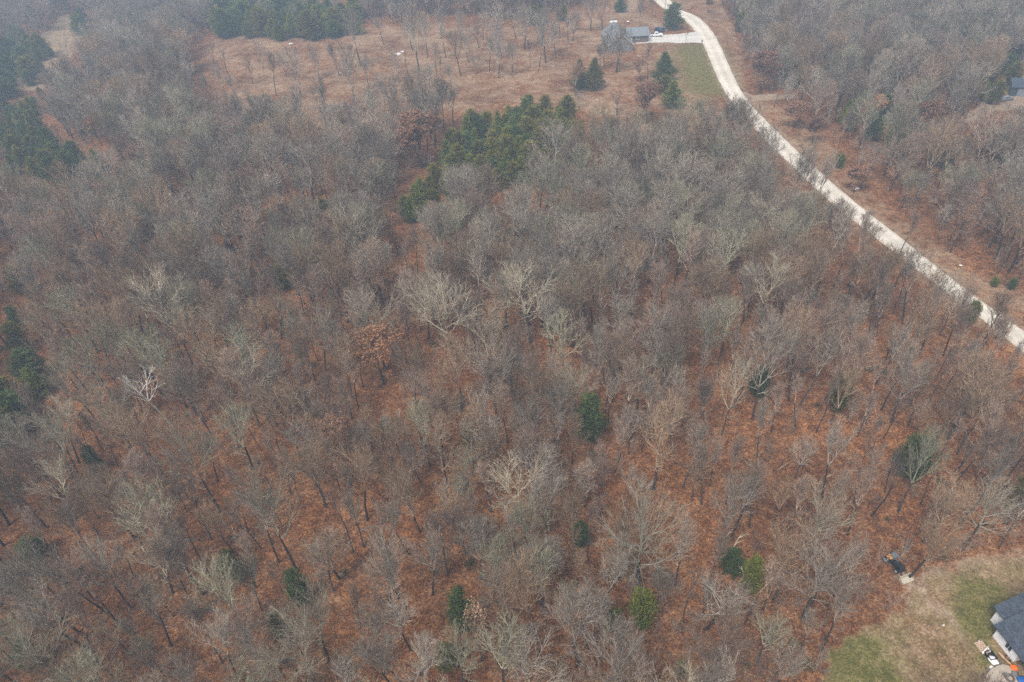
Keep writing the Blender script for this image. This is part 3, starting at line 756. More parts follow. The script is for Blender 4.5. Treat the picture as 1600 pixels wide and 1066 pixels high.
for px, py in EAST:
    k = RC.choice(['c0', 'c1', 'c2', 'c2', 'c2']); x, y = W(px, py, 8); H = 8*RC.uniform(.9, 1.2)
    q = proj(x, y, gz(x, y)+6); KEEP.append((q[0], q[1], 13, q[2], 'cedar_tree'))
    r = make(k, x, y, H, RC.random()*6.28, 'cedar_tree', 1.45)
    where = 'behind the farmhouse' if px < 1000 else 'beyond the road'
    n_ = cnt.get((k, where), 0); cnt[(k, where)] = n_+1
    tag(r, '%s, %s of its look %s' % (PR[k]['look'], ORD[n_], where), 'tree', 'cedars')
# --- bare trees standing in the open: (kind, base x, base y, top y, width, label)
OP = [
 ('b3',432,150,78,30,'slim leaning tree at the left of the open field, by two forked ones'),
 ('yardv',471,151,74,36,'vase-shaped grey tree in the left half of the field, larger of two alike'),
 ('yardv',499,121,70,28,'smaller vase-shaped tree right of the larger one in the field'),
 ('b2',509,164,112,16,'slim grey tree beside the brush pile'),
 ('yardv',553,157,68,46,'tall many-stemmed tree at the lower edge of the field'),
 ('yard',564,103,12,42,'tall grey tree with a shaggy dark bole in the middle of the field'),
 ('b10',593,98,60,9,'single thin dark tree standing alone in the field'),
 ('yardv',602,165,114,38,'low V-shaped tree at the lower edge of the field'),
 ('yard',655,112,2,42,'tallest grey tree near the white stones of the field'),
 ('yard',668,90,18,30,'tall grey tree behind the tallest one of the field'),
 ('b10',638,118,72,14,'thin leaning dark tree right of the white stones'),
 ('b8',662,162,108,26,'forked brownish tree at the lower field edge beside a little cedar'),
 ('b2',669,163,98,24,'narrow grey tree just right of the forked one at the field edge'),
 ('b10',692,137,84,10,'thin dark tree in the right half of the field'),
 ('b1',720,119,46,40,'brown round tree in the right half of the field'),
 ('b2',697,91,28,24,'narrow grey tree in the upper right of the field'),
 ('yardd',748,75,26,24,'dark-boled tree near the top right of the field'),
 ('b2',755,62,14,22,'narrow dark-boled tree beside another at the field top'),
 ('yardv',783,91,4,64,'big vase-shaped tree behind the right end of the field'),
 ('yard',779,122,52,40,'tall grey tree below the big vase-shaped one'),
 ('s1',744,116,86,34,'low round grey thorn bush on the field'),
 ('b10',361,126,72,20,'dark stubby tree at the left end of the field'),
 ('b10',339,114,66,20,'thin dark tree at the far left of the field'),
 ('b2',325,172,112,24,'narrow grey tree at the lower left corner of the field'),
 ('b8',395,131,88,26,'forked faint tree at the left of the field'),
 ('b6',422,48,-5,36,'pale tree against the evergreen row, left of two'),
 ('b6',462,44,2,24,'pale tree against the evergreen row, right of two'),
 ('b2',526,30,-10,20,'grey tree at the right end of the evergreen row'),
 ('b4',615,38,4,26,'round grey tree at the top edge of the field'),
 ('b4',630,40,0,28,'round grey tree beside its twin at the top edge of the field'),
 ('yard',819,77,8,48,'leaning dark-boled tree above the yard, left of the farmhouse'),
 ('yard',853,98,10,50,'big dark-boled tree left of the farmhouse'),
 ('b2',842,110,40,22,'narrow tree just left of the big dark-boled one'),
 ('b3',829,104,60,16,'slim pinkish tree in the left of the farmhouse yard'),
 ('b2',888,66,22,20,'narrow tree behind the yard, left of the farmhouse'),
 ('b4',895,64,14,26,'round tree behind the yard beside a narrow one'),
 ('yard',923,48,-8,36,'tall straight tree behind the farmhouse'),
 ('yardd',941,46,-6,28,'open-limbed tree behind the farmhouse'),
 ('yard',963,113,40,50,'big grey tree veiling the farmhouse roof'),
 ('b4',944,108,56,36,'grey tree just left of the farmhouse gable'),
 ('b2',940,110,66,18,'narrow tree left of the farmhouse gable'),
 ('b2',968,112,66,20,'slim twin trunk below the farmhouse gable'),
 ('b10',1071,69,48,8,'tiny bare tree beside the driveway'),
 ('b3',1012,124,64,22,'slim pinkish tree before the garage'),
 ('yardd',964,180,140,34,'gnarled bare tree below the yard cedars'),
 ('b10',936,167,130,8,'thin bare sapling below the yard cedars'),
 ('s1',905,170,140,44,'low grey thicket tree below the twin yard cedars'),
 ('yard',1000,44,0,20,'tall slim tree behind the garage'),
 ('b2',1019,30,-8,16,'dark-boled tree near the top of the road'),
 ('b10',1038,22,-14,14,'dark tree at the road verge at the top'),
 ('b4',1228,180,112,28,'grey tree at the edge of the far wood by the lane'),
 ('b2',1209,168,110,20,'narrow tree by the mouth of the lane'),
 ('s1',1265,250,218,28,'faint twiggy tree on the far verge'),
 ('s1',1345,295,265,26,'low grey twiggy tree on the verge by a small stone'),
 ('b3',1405,398,330,26,'thin tree overhanging the middle of the road'),
]
_more = [(352,150,100,22,'first'),(375,160,112,24,'second'),(412,108,60,22,'third'),(448,120,78,20,'fourth'),(530,118,66,26,'fifth'),(578,140,86,28,'sixth'),(622,128,74,24,'seventh'),(645,80,26,26,'eighth'),(682,118,62,26,'ninth'),(706,146,98,24,'tenth'),(732,98,44,26,'eleventh'),(765,112,56,28,'twelfth'),(800,118,62,26,'thirteenth'),(806,60,12,28,'fourteenth'),(840,70,20,28,'fifteenth'),(868,86,34,26,'sixteenth'),(875,60,10,24,'seventeenth'),(690,60,12,28,'eighteenth'),(720,66,16,28,'nineteenth'),(600,70,24,24,'twentieth')]
for i_, (bx, by, ty, w, o_) in enumerate(sorted(_more)):
    OP.append((['yard', 'b2', 'yardv', 'b4', 'b3'][i_ % 5], bx, by, ty, w, 'faint bare tree in the open field, %s from the left of the faint ones' % _more[i_][4]))
for k, bx, by, ty, w, lab in OP: tree(k, bx, by, ty, B, lab, width=w, group='bare trees on open ground')

# --- the wood: everything else
RF = random.Random(23)
open_polys = [wfield, wverge, wglade, wlawn, wyard, wlane]
cand = []
y = 28.0; row = 0
while y < 640:
    sp = 4.15+1.25*min(1, max(0, (y-85)/90))
    x = -480+(row % 2)*sp/2
    while x < 480:
        a, b = x+RF.gauss(0, sp*.26), y+RF.gauss(0, sp*.26); cand.append((a, b)); x += sp
    y += sp*.88; row += 1
cand = np.array(cand)
ok = np.ones(len(cand), bool)
for pl in open_polys: ok &= ~inpoly(cand[:, 0], cand[:, 1], pl)
dr = dist_line(cand[:, 0], cand[:, 1], road_mid); ok &= dr > 10.5
wc = [W(x_, y_, 7) for x_, y_ in CEDARS]; inC = inpoly(cand[:, 0], cand[:, 1], wc)
wl_ = [W(x_, y_, 8) for x_, y_ in [(0,100),(60,100),(50,160),(60,200),(165,228),(160,250),(-10,250)]]; inC |= inpoly(cand[:, 0], cand[:, 1], wl_)
wl_ = WP([(330,-40),(570,-40),(556,40),(330,42)]); inC |= inpoly(cand[:, 0], cand[:, 1], wl_)
pl_arr = np.array(placed)
THIN = [(1100, 790, 12), (1190, 720, 9), (1250, 740, 9), (1340, 720, 8), (1060, 840, 7), (1390, 890, 6), (360, 740, 8), (110, 660, 7), (330, 1040, 6), (580, 940, 6), (1560, 880, 7), (700, 900, 5), (480, 850, 6)]
THW = [(*W(a, b), r) for a, b, r in THIN]
CLEARPX = [(ROAD_L+ROAD_R[::-1], .42), ([(52+(a-70)*1.35+18, 72+(b-78)*1.35+10) for a, b in GLADE], .9), ([(1495,192),(1532,150),(1540,128),(1615,112),(1615,185),(1560,178)], .9), ([(680,190),(735,165),(915,165),(930,200),(905,225),(850,245),(800,270),(735,280),(700,300),(660,335),(620,350),(595,330),(620,285),(650,255)], .5), ([(1375,850),(1430,850),(1430,915),(1375,915)], .97), ([(-20,100),(70,100),(78,190),(130,212),(185,222),(175,268),(-20,268)], .8),
 ([(0,30),(50,30),(55,100),(0,120)], .5), ([(0,370),(15,372),(24,500),(0,510)], .8), ([(0,540),(40,550),(44,570),(20,640),(0,650)], .8), ([(560,-5),(330,-5),(330,40),(560,30)], .6)]
wood = []
for i in np.nonzero(ok)[0]:
    x, y = cand[i]
    px, py, dep = proj(x, y, gz(x, y)+6)
    if dep < 20 or px < -260 or px > 1860 or py > 1330 or py < -150: continue
    if np.hypot(pl_arr[:, 0]-x, pl_arr[:, 1]-y).min() < 3.0: continue
    if inC[i] and RF.random() < .88: continue
    hide = False
    for zz in (4, 8, 12, 16):
        cx, cy_, _d = proj(x, y, gz(x, y)+zz)
        for poly, pr in CLEARPX:
            if inpoly([cx], [cy_], poly)[0] and RF.random() < pr: hide = True
        for kx, ky, kr, kd, kn in KEEP:
            if kd > dep+1 and abs(cx-kx) < kr*.9+4 and abs(cy_-ky) < kr*.9+4 and RF.random() < ({'oak': 1.0, 'dim': .0, 'special': .8, 'leafy_oak': .6 if kd < 150 else .35, 'cedar_tree': .6}.get(kn, .4) if kd < 150 or kn in ('oak', 'leafy_oak') else .05): hide = True
    if hide: continue
    if RF.random() < (.17 if px > 930 and py > 560 else .05 if py > 600 else .03): continue
    if any(math.hypot(x-a, y-b) < r and RF.random() < .5 for a, b, r in THW): continue
    # mixed stands: the noise of the place picks the kind
    s = math.sin(x*.031+1.3)+math.cos(y*.037+x*.013)+RF.gauss(0, .8)
    if s > .9: pool = ['b0', 'b4', 'b12', 'b6', 'b2', 'b2', 'b11', 'b7', 'b1']
    elif s > -.5: pool = ['b1', 'b0', 'b3', 'b8', 'b9', 'b2', 'b12', 'b5', 'b7', 'b10', 'b3', 'b7', 'b2']
    else: pool = ['b3', 'b7', 'b9', 'b1', 'b8', 'b10', 'b1', 'b3']
    if y > 130 and RF.random() < .5: pool = ['b0', 'b12', 'b4', 'b6', 'b2', 'b9']
    k = RF.choice(pool)
    if px < 500 and py > 500 and RF.random() < .3: k = RF.choice(['b5', 'b11', 'b6'])
    if px > 1150 and py > 450 and RF.random() < .45: k = RF.choice(['b7', 'b3', 'b10', 'b2'])
    H = PR[k]['H']*RF.choice([RF.uniform(.5, .8), RF.uniform(.8, 1.15), RF.uniform(.9, 1.18)])
    if dr[i] < 15: H = min(H, 8+RF.random()*3)
    fw = min(1, max(0, (y-80)/90))
    if dr[i] >= 15: H *= 1.03+.22*fw
    wood.append((x, y, k, H, RF.random()*6.28, RF.uniform(.80, 1.18)*(1+.20*fw), px, py, dep))
def inframe(px, py): return 15 < px < 1585 and 10 < py < 1056
cut = sorted([w for w in wood if inframe(w[6], w[7])], key=lambda w: w[8]/w[3])
NIND = 225
ind = cut[:NIND]; ids = set(id(w) for w in ind)
far = [w for w in wood if id(w) not in ids]
LM = [('white-barked tree', 250, 640), ('big spreading oak', 995, 880), ('parked tractor', 1400, 880), ('bright orange oak', 600, 560), ('dark cedar by the tan oak', 724, 950),
      ('broken pale limb', 1160, 890), ('olive-barked tree', 1405, 740), ('crooked oak at the wood edge', 1520, 820), ('flecked oak', 548, 700), ('leaning pale tree', 465, 850),
      ('small cedar right of middle', 1180, 600), ('loose cedar of the middle wood', 920, 650), ('small dark cedar at left', 155, 715), ('olive cedar at lower left', 372, 885),
      ('dull cedar at the bottom corner', 60, 1025), ('red leaf clearing', 1100, 800), ('curved lawn edge', 1320, 1000), ('olive cedar behind slim trunks', 1305, 615)]
DIRS = ['right of', 'above right of', 'above', 'above left of', 'left of', 'below left of', 'below', 'below right of']
named = {}
for w in ind:
    px, py = w[6], w[7]
    j = min(range(len(LM)), key=lambda q: math.hypot(LM[q][1]-px, LM[q][2]-py))
    a = math.atan2(-(py-LM[j][2]), px-LM[j][1]); dd = int(round(a/(math.pi/4))) % 8
    dd = dd if dd >= 0 else dd+8
    named.setdefault((w[2], j, dd), []).append((math.hypot(LM[j][1]-px, LM[j][2]-py), w))
for (k, j, dd), lst in named.items():
    lst.sort(key=lambda q: q[0])
    for n_, (_, w) in enumerate(lst):
        x, y, k, H, rz, ws, px, py, dep = w
        where = '%s the %s' % (DIRS[dd], LM[j][0])
        lab = '%s, %s %s' % (PR[k]['look'].replace('greenish grey', 'greenish'), (ORD[n_] if len(lst) > 1 else 'standing'), where)
        r = make(k, x, y, H, rz, B, ws, (RF.gauss(0, .03), RF.gauss(0, .03)))
        tag(r, lab, 'tree', 'bare trees of the wood')

# ------------------------------------------------------------------ masses: far wood and undergrowth as points carrying trees
def mass(name, label, items, protos):
    """items: (x, y, z, kind index, scale xyz, rz). One object whose points carry the kinds' parts."""
    n = len(items); me = bpy.data.meshes.new(name); me.vertices.add(n)
    me.vertices.foreach_set('co', np.array([i[:3] for i in items], np.float32).ravel())
    a = me.attributes.new('kind_index', 'INT', 'POINT'); a.data.foreach_set('value', [i[3] for i in items])
    a = me.attributes.new('size', 'FLOAT_VECTOR', 'POINT'); a.data.foreach_set('vector', np.array([i[4] for i in items], np.float32).ravel())
    a = me.attributes.new('turn', 'FLOAT_VECTOR', 'POINT'); a.data.foreach_set('vector', np.array([i[5] for i in items], np.float32).ravel())
    me.update(); o = bpy.data.objects.new(name, me); COL.objects.link(o); tag(o, label, kind='stuff')
    ng = bpy.data.node_groups.new(name, 'GeometryNodeTree')
    ng.interface.new_socket('Geometry', in_out='INPUT', socket_type='NodeSocketGeometry')
    ng.interface.new_socket('Geometry', in_out='OUTPUT', socket_type='NodeSocketGeometry')
    N, L = ng.nodes, ng.links; gi = N.new('NodeGroupInput'); go = N.new('NodeGroupOutput'); J = N.new('GeometryNodeJoinGeometry')
    def attr(nm, t):
        q = N.new('GeometryNodeInputNamedAttribute'); q.data_type = t; q.inputs['Name'].default_value = nm; return q.outputs['Attribute']
    ki, sz, tn = attr('kind_index', 'INT'), attr('size', 'FLOAT_VECTOR'), attr('turn', 'FLOAT_VECTOR')
    for idx, objs in enumerate(protos):
        c = N.new('FunctionNodeCompare'); c.data_type = 'INT'; c.operation = 'EQUAL'
        L.new(ki, c.inputs[2]); c.inputs[3].default_value = idx
        for ob in objs:
            oi = N.new('GeometryNodeObjectInfo'); oi.transform_space = 'ORIGINAL'; oi.inputs['Object'].default_value = ob
            oi.inputs['As Instance'].default_value = True
            ip = N.new('GeometryNodeInstanceOnPoints')
            L.new(gi.outputs[0], ip.inputs['Points']); L.new(c.outputs[0], ip.inputs['Selection']); L.new(oi.outputs['Geometry'], ip.inputs['Instance'])
            L.new(tn, ip.inputs['Rotation']); L.new(sz, ip.inputs['Scale']); L.new(ip.outputs[0], J.inputs[0])
    L.new(J.outputs[0], go.inputs[0])
    md = o.modifiers.new('scatter', 'NODES'); md.node_group = ng
    return o
kinds = sorted(set(w[2] for w in far))
for k in kinds:
    if '_'+k not in first: print('NO SOURCE', k)
kinds = [k for k in kinds if '_'+k in first]
items = [(w[0], w[1], gz(w[0], w[1]), kinds.index(w[2]), (w[3]/PR[w[2]]['H']*w[5],)*2+(w[3]/PR[w[2]]['H'],), (RF.gauss(0, .03), RF.gauss(0, .03), w[4])) for w in far if w[2] in kinds]
mass('far_woodland', 'hazy leafless woodland stretching away behind the nearer trees', items, [first['_'+k] for k in kinds])
# undergrowth: twiggy saplings and loose green scrub between the boles
src = []
us = MB()
sap = [loose(91, 260, 1.0, 1.3, .10)]
g0 = sap[0].obj('honeysuckle_bush', MTH); x, y = W(1240, 1010); g0.location = (x, y, gz(x, y))
tag(g0, 'small loose green bush at the lower right edge of the wood', 'bush')
x, y = W(700, 830); s0 = make('s0', x, y, 4.5, 1.0, 'sapling'); tag(s0, 'low twiggy pinkish sapling between the dark cedar and the orange-flecked oak', 'sapling')
x, y = W(860, 900); s1 = make('s1', x, y, 5, 1.0, 'sapling'); tag(s1, 'low twiggy grey sapling left of the spreading oak', 'sapling')
srcs = [list(s0.children), list(s1.children), [g0]]
srcs = [first.get('_s0'), first['_s1'], [g0]]
items = []
cand = []
for _ in range(8000):
    a, b = RF.uniform(-330, 330), RF.uniform(30, 470); cand.append((a, b))
cand = np.array(cand); ok = np.ones(len(cand), bool)
for pl in open_polys: ok &= ~inpoly(cand[:, 0], cand[:, 1], pl)
ok &= dist_line(cand[:, 0], cand[:, 1], road_mid) > 6.0
for i in np.nonzero(ok)[0]:
    x, y = cand[i]; px, py, dep = proj(x, y, gz(x, y))
    if px < -100 or px > 1700 or py < -60 or py > 1150: continue
    t = RF.random(); k = 2 if t < .10 else (0 if t < .6 else 1)
    s = RF.uniform(.45, 1.0)
    items.append((x, y, gz(x, y), k, (s, s, s*RF.uniform(.8, 1.2)), (0, 0, RF.random()*6.28)))
mass('undergrowth', 'low twiggy saplings and loose green scrub under the bare trees', items, srcs)

# ------------------------------------------------------------------ fallen wood and stones
def log_thing(px, py, L_, ang, r, m, label, name='fallen_log', lift=.1, forks=2):
    x, y = W(px, py); R = random.Random(int(px*7+py)); mb = MB()
    pts = [(0, 0, lift)]; d = Vector((1, 0, 0)); p = Vector((0, 0, lift))
    for i in range(5):
        d = (d+Vector((0, R.gauss(0, .08), R.gauss(0, .03)))).normalized(); p = p+d*L_/5; pts.append(tuple(p))
    mb.tube(pts, [r*(1-.13*i) for i in range(6)], 6, True)
    for k in range(forks):
        i = R.randrange(2, 5); a = Vector(pts[i]); e = Vector((.7, R.choice([-1, 1])*R.uniform(.5, 1), R.uniform(.1, .6))).normalized()*L_*R.uniform(.2, .4)
        mb.tube([tuple(a), tuple(a+e*.5+Vector((0, 0, .1))), tuple(a+e)], [r*.5, r*.35, r*.12], 5)
    o = mb.obj(name, MT[m]); o.location = (x, y, gz(x, y)); o.rotation_euler = (0, 0, ang); tag(o, label, 'log')
log_thing(1132, 888, 6.0, 1.05, .13, 'pale', 'pale fallen limb leaning over the loose green cedar', 'fallen_limb', 1.6, 4)
log_thing(1160, 915, 3.2, 1.5, .11, 'white', 'broken whitish limb hooked over the narrow green cedar', 'fallen_limb', 1.8, 3)
log_thing(1535, 630, 7, 0.0, .16, 'dark', 'dark fallen log below the road at the right')
log_thing(124, 500, 5, 0.0, .2, 'dark', 'dark fallen log on the brown floor at the left')
log_thing(1540, 728, 8, .3, .15, 'dark', 'dark fallen log near the right frame edge')
log_thing(20, 312, 9, -.8, .3, 'brown', 'brown fallen trunk at the upper left edge')
log_thing(280, 846, 6, .1, .12, 'dark', 'dark log lying among leaning boles in the lower left')
log_thing(1395, 840, 3, .4, .10, 'dark', 'short dark log just above the tractor')
for i_, (a_, b_, L0, ag, lb) in enumerate([
 (1215, 735, 5, .4, 'thin dark log in the red leaf clearing at right'), (1080, 735, 4, 2.2, 'short dark log above the red leaf clearing'),
 (860, 960, 5, .2, 'dark log lying left of the small low cedar near the bottom'), (620, 1000, 6, 1.1, 'dark branch on the leaves near the bottom, left of the dark cedar'),
 (350, 960, 5, 2.6, 'dark log on the orange leaves in the lower left'), (250, 900, 6, .9, 'long dark log under leaning trees in the lower left'),
 (780, 700, 4, 1.7, 'short log in the middle of the wood below the greenish bare tree'), (1290, 830, 5, 2.0, 'dark log on the leaves left of the tractor'),
 (560, 830, 5, .5, 'dark log on the leaves below the flecked oak'), (1460, 700, 5, 2.8, 'thin log right of the olive-barked tree'),
 (90, 780, 5, .3, 'dark log at the left edge of the lower wood'), (980, 640, 4, 1.2, 'short dark log in the middle wood left of the small cedar')]):
    log_thing(a_, b_, L0, ag, .10+.02*(i_ % 3), 'dark' if i_ % 3 else 'brown', lb)
# brush pile
x, y = W(522, 172); mb = MB(); R = random.Random(4)
for i in range(70):
    a = R.gauss(0, .5); c = Vector((R.gauss(0, 3.2), R.gauss(0, 1.2), R.uniform(.1, 1.5))); e = Vector((math.cos(a), math.sin(a), R.gauss(0, .2)))*R.uniform(1.2, 3.5)
    mb.tube([tuple(c-e), tuple(c+Vector((0, 0, .15))), tuple(c+e)], [.10, .08, .03], 4)
o = mb.obj('brush_pile', MT['dark']); o.location = (x, y, gz(x, y)); tag(o, 'dark heap of cut branches at the lower edge of the field', 'brush pile')
MT['stone'] = plain('limestone', (.62, .60, .57), .9, .2, 3)
def stone(px, py, s, label, flat=.4):
    R = random.Random(int(px*3+py)); mb = MB(); seg, rg = 8, 5
    for i in range(rg+1):
        f = math.pi*i/rg
        for k in range(seg):
            a = 2*math.pi*k/seg; q = s*R.uniform(.75, 1.2); mb.v.append((q*math.sin(f)*math.cos(a)*1.4, q*math.sin(f)*math.sin(a), q*math.cos(f)*flat))
    for i in range(rg):
        for k in range(seg): a = i*seg+k; b = i*seg+(k+1) % seg; mb.f.append((a, a+seg, b+seg, b))
    x, y = W(px, py); o = mb.obj('stone', MT['stone']); o.location = (x, y, gz(x, y)+s*flat*.4); tag(o, label, 'stone', 'pale stones on open ground')
stone(455, 69, .9, 'larger white stone in the upper left of the field')
stone(441, 61, .5, 'smaller white stone in the upper left of the field')
stone(521, 60, .4, 'lone small white stone near the top of the field')
stone(622, 85, 1.1, 'biggest white stone in the middle of the field')
stone(629, 81, .7, 'white stone touching the biggest one in the field')
stone(1338, 295, .7, 'pale stone on the far verge under the twiggy tree')
stone(1501, 415, .3, 'tiny white stone on the verge near the frame edge')
stone(1474, 977, .12, 'small pale stone on the lawn beside the dirt ruts')

# ------------------------------------------------------------------ buildings
def shingle(name, a, b_):
    m, N, L, bs = mat(name, .9)
    n1 = noise(N, L, 1.6, 5, rough=.7); n2 = noise(N, L, 9, 2)
    mu = N.new('ShaderNodeMath'); mu.operation = 'MULTIPLY_ADD'; mu.inputs[1].default_value = .5; L.new(n1.outputs[0], mu.inputs[0])
    m2 = N.new('ShaderNodeMath'); m2.operation = 'MULTIPLY'; m2.inputs[1].default_value = .5; L.new(n2.outputs[0], m2.inputs[0]); L.new(m2.outputs[0], mu.inputs[2])
    r = ramp(N, [(.38, a), (.62, b_)]); L.new(mu.outputs[0], r.inputs[0]); L.new(r.outputs[0], bs.inputs['Base Color']); return m
MT['roof_grey'] = shingle('grey shingles', (.13, .14, .15), (.23, .245, .26))
MT['roof_slate'] = shingle('slate blue shingles', (.028, .036, .05), (.085, .10, .13))
MT['roof_dark'] = plain('dark metal roof', (.05, .065, .09), .5)
MT['brick'] = plain('brown brick', (.15, .115, .10), .9, .3, 6)
MT['gable'] = plain('taupe siding', (.19, .175, .165), .85, .12, 3)
MT['white_wall'] = plain('white siding', (.84, .85, .86), .7, .05)
MT['trim'] = plain('white trim', (.75, .74, .72), .6, .04)
MT['glass'] = plain('window glass', (.03, .045, .05), .15, .1)
MT['wood'] = plain('raw lumber', (.50, .31, .18), .8, .2, 4)
MT['cardboard'] = plain('stacked boards', (.48, .33, .24), .85, .2, 4)
MT['black'] = plain('black plastic', (.02, .02, .022), .5)
MT['rubber'] = plain('tyre rubber', (.018, .018, .018), .9)
MT['steel'] = plain('grey steel', (.30, .31, .32), .5)
MT['bluegrey'] = plain('blue-grey vinyl', (.13, .16, .20), .6, .3)
MT['whitep'] = plain('white paint', (.80, .80, .80), .3, .03)
MT['bluep'] = plain('dark blue paint', (.03, .045, .09), .3)
MT['redp'] = plain('maroon paint', (.10, .03, .04), .3)
MT['greyp'] = plain('silver grey paint', (.22, .24, .27), .35)
MT['orangep'] = plain('orange plastic', (.85, .17, .02), .5, .1)
MT['yellowp'] = plain('yellow paint', (.80, .45, .05), .5, .1)
MT['bluec'] = plain('bright blue tarp', (.02, .12, .40), .5, .1)
MT['foundation'] = plain('tan foundation board', (.42, .25, .15), .85)
MT['lightsteel'] = plain('worn bucket steel', (.44, .39, .30), .7, .35, 5)
MT['amber'] = plain('lamp lens', (.7, .7, .65), .2)

def gable_roof(mb, x0, x1, y0, y1, ze, zr, axis, oh=.45, th=.14):
    """Two sloping slabs. axis = direction of the ridge."""
    if axis == 'y':
        c = (x0+x1)/2; s = (zr-ze)/(c-x0); e = ze-oh*s
        for sx, xe in ((1, x0-oh), (-1, x1+oh)):
            mb.prism([(xe, e), (c, zr), (c, zr+th), (xe, e+th)] if sx > 0 else [(c, zr), (xe, e), (xe, e+th), (c, zr+th)], y0-oh, y1+oh, 'y')
    else:
        c = (y0+y1)/2; s = (zr-ze)/(c-y0); e = ze-oh*s
        mb.prism([(y0-oh, e), (c, zr), (c, zr+th), (y0-oh, e+th)], x0-oh, x1+oh, 'x')
        mb.prism([(c, zr), (y1+oh, e), (y1+oh, e+th), (c, zr+th)], x0-oh, x1+oh, 'x')
# farmhouse at the top of the frame
hx, hy = W(951, 82); hx2, _ = W(989, 81); gzf = gz(hx+8, hy+8)
fh = empty('farmhouse', (hx, hy, gzf), 0, 'grey-roofed farmhouse with a brick garage wing at the end of the concrete drive', 'house')
w_ = hx2-hx; dp = 21
mb = MB(); mb.prism([(0, -.5), (w_, -.5), (w_, 2.9), (w_/2, 6.9), (0, 2.9)], 0, dp, 'y'); mb.obj('wall', MT['gable'], fh)
mb = MB(); gable_roof(mb, 0, w_, 0, dp, 2.95, 6.98, 'y'); rf = mb.obj('roof', MT['roof_grey'], fh)
mb = MB(); mb.box(w_*.5-2.4, w_*.5-1.7, 13, 13.8, 5.4, 7.6); mb.obj('chimney', MT['brick'], rf)
mb = MB()
for s_ in (0, 1):   # barge boards along the front gable
    xa, xb = (-.45, w_/2) if s_ == 0 else (w_/2, w_+.45)
    za, zb = (2.95-.45*4.03/(w_/2), 6.98) if s_ == 0 else (6.98, 2.95-.45*4.03/(w_/2))
    mb.v += [(xa, -.50, za-.12), (xb, -.50, zb-.12), (xb, -.50, zb+.16), (xa, -.50, za+.16), (xa, -.455, za-.12), (xb, -.455, zb-.12), (xb, -.455, zb+.16), (xa, -.455, za+.16)]
    n = len(mb.v)-8; mb.f += [(n, n+1, n+2, n+3), (n+4, n+7, n+6, n+5), (n, n+4, n+5, n+1), (n+3, n+2, n+6, n+7)]
mb.obj('fascia', MT['trim'], rf)
def window(parent, x0, x1, z0, z1, yface, dirn=-1, axis='y'):
    f = MB(); g_ = MB(); t = .09
    a, b = sorted((yface+dirn*.006, yface+dirn*.06)); c, d = sorted((yface+dirn*.004, yface+dirn*.03))
    def bx(q, u0, u1, v0, v1, p0, p1):
        q.box(u0, u1, p0, p1, v0, v1) if axis == 'y' else q.box(p0, p1, u0, u1, v0, v1)
    bx(f, x0, x1, z0, z0+t, a, b); bx(f, x0, x1, z1-t, z1, a, b); bx(f, x0, x0+t, z0+t, z1-t, a, b); bx(f, x1-t, x1, z0+t, z1-t, a, b)
    bx(f, (x0+x1)/2-.03, (x0+x1)/2+.03, z0+t, z1-t, a, b)
    wo = f.obj('window', MT['trim'], parent); bx(g_, x0+t, x1-t, z0+t, z1-t, c, d); g_.obj('pane', MT['glass'], wo)
window(fh, 1.6, 3.0, .9, 2.1, 0); window(fh, w_-3.4, w_-2.0, .9, 2.1, 0); window(fh, w_/2-.6, w_/2+.6, 3.6, 4.8, 0)
# garage wing
gx0, gy0 = W(996, 66); gx1, _ = W(1013, 65.5); lx0, lx1, ly0 = gx0-hx, gx1-hx, gy0-hy
mb = MB(); lx0 = w_+.05; mb.prism([(ly0, -.5), (ly0+9.5, -.5), (ly0+9.5, 2.6), (ly0+4.75, 4.8), (ly0, 2.6)], lx0, lx1, 'x'); mb.obj('garage_wall', MT['brick'], fh)
mb = MB(); gable_roof(mb, lx0, lx1, ly0, ly0+9.5, 2.66, 4.88, 'x', .5); mb.obj('garage_roof', MT['roof_grey'], fh)
mb = MB(); mb.box(lx1+.004, lx1+.05, ly0+2.2, ly0+7.2, 0, 2.2); mb.obj('garage_door', MT['trim'], fh)
mb = MB(); mb.box(lx0+1.0, lx0+1.95, ly0-.05, ly0-.004, 0, 2.05); dr_ = mb.obj('door', MT['trim'], fh)
mb = MB(); mb.box(lx0+1.8, lx0+1.86, ly0-.11, ly0-.055, 1.0, 1.06); mb.obj('handle', MT['steel'], dr_)
window(fh, lx0+3.6, lx0+5.2, 1.0, 2.0, ly0)
# sidewalk in front of the wing
sx, sy = W(994, 69.5); ex, ey = W(1030, 67)
slab('footpath', [(gx0-1, gy0-2.2), (gx1+2.0, gy0-2.2), (gx1+2.0, gy0-1.0), (gx0-1, gy0-1.0)], MT['concrete'], .04, .1, 'pale footpath in front of the garage wing')

# white house, lower right corner: local frame u along the wall (down-right), n away from the camera side
A = W(1549, 996); Bp = W(1581, 1036)
zH = gz(*A)
ang = math.atan2(Bp[1]-A[1], Bp[0]-A[0])
wh = empty('white_house', (A[0], A[1], zH), ang, 'white-walled house with slate blue shingle roofs cut by the lower right corner', 'house')
LW = math.hypot(Bp[0]-A[0], Bp[1]-A[1])   # local +x along wall, local +y = into the house
sgn = 1
print('HOUSE2 ang', math.degrees(ang), 'len', LW)
DW = 11.0
mb = MB(); mb.prism([(0, .35), (DW, .35), (DW, 2.7), (DW/2, 5.6), (0, 2.7)], 0, LW, 'x'); mb.obj('wall', MT['white_wall'], wh)
mb = MB(); mb.box(-.02, LW+.02, -.03, DW+.02, -.4, .345); mb.obj('foundation', MT['foundation'], wh)
mb = MB(); gable_roof(mb, 0, LW+4.2, 0, DW, 2.72, 5.64, 'x', .45); rf = mb.obj('roof', MT['roof_slate'], wh)
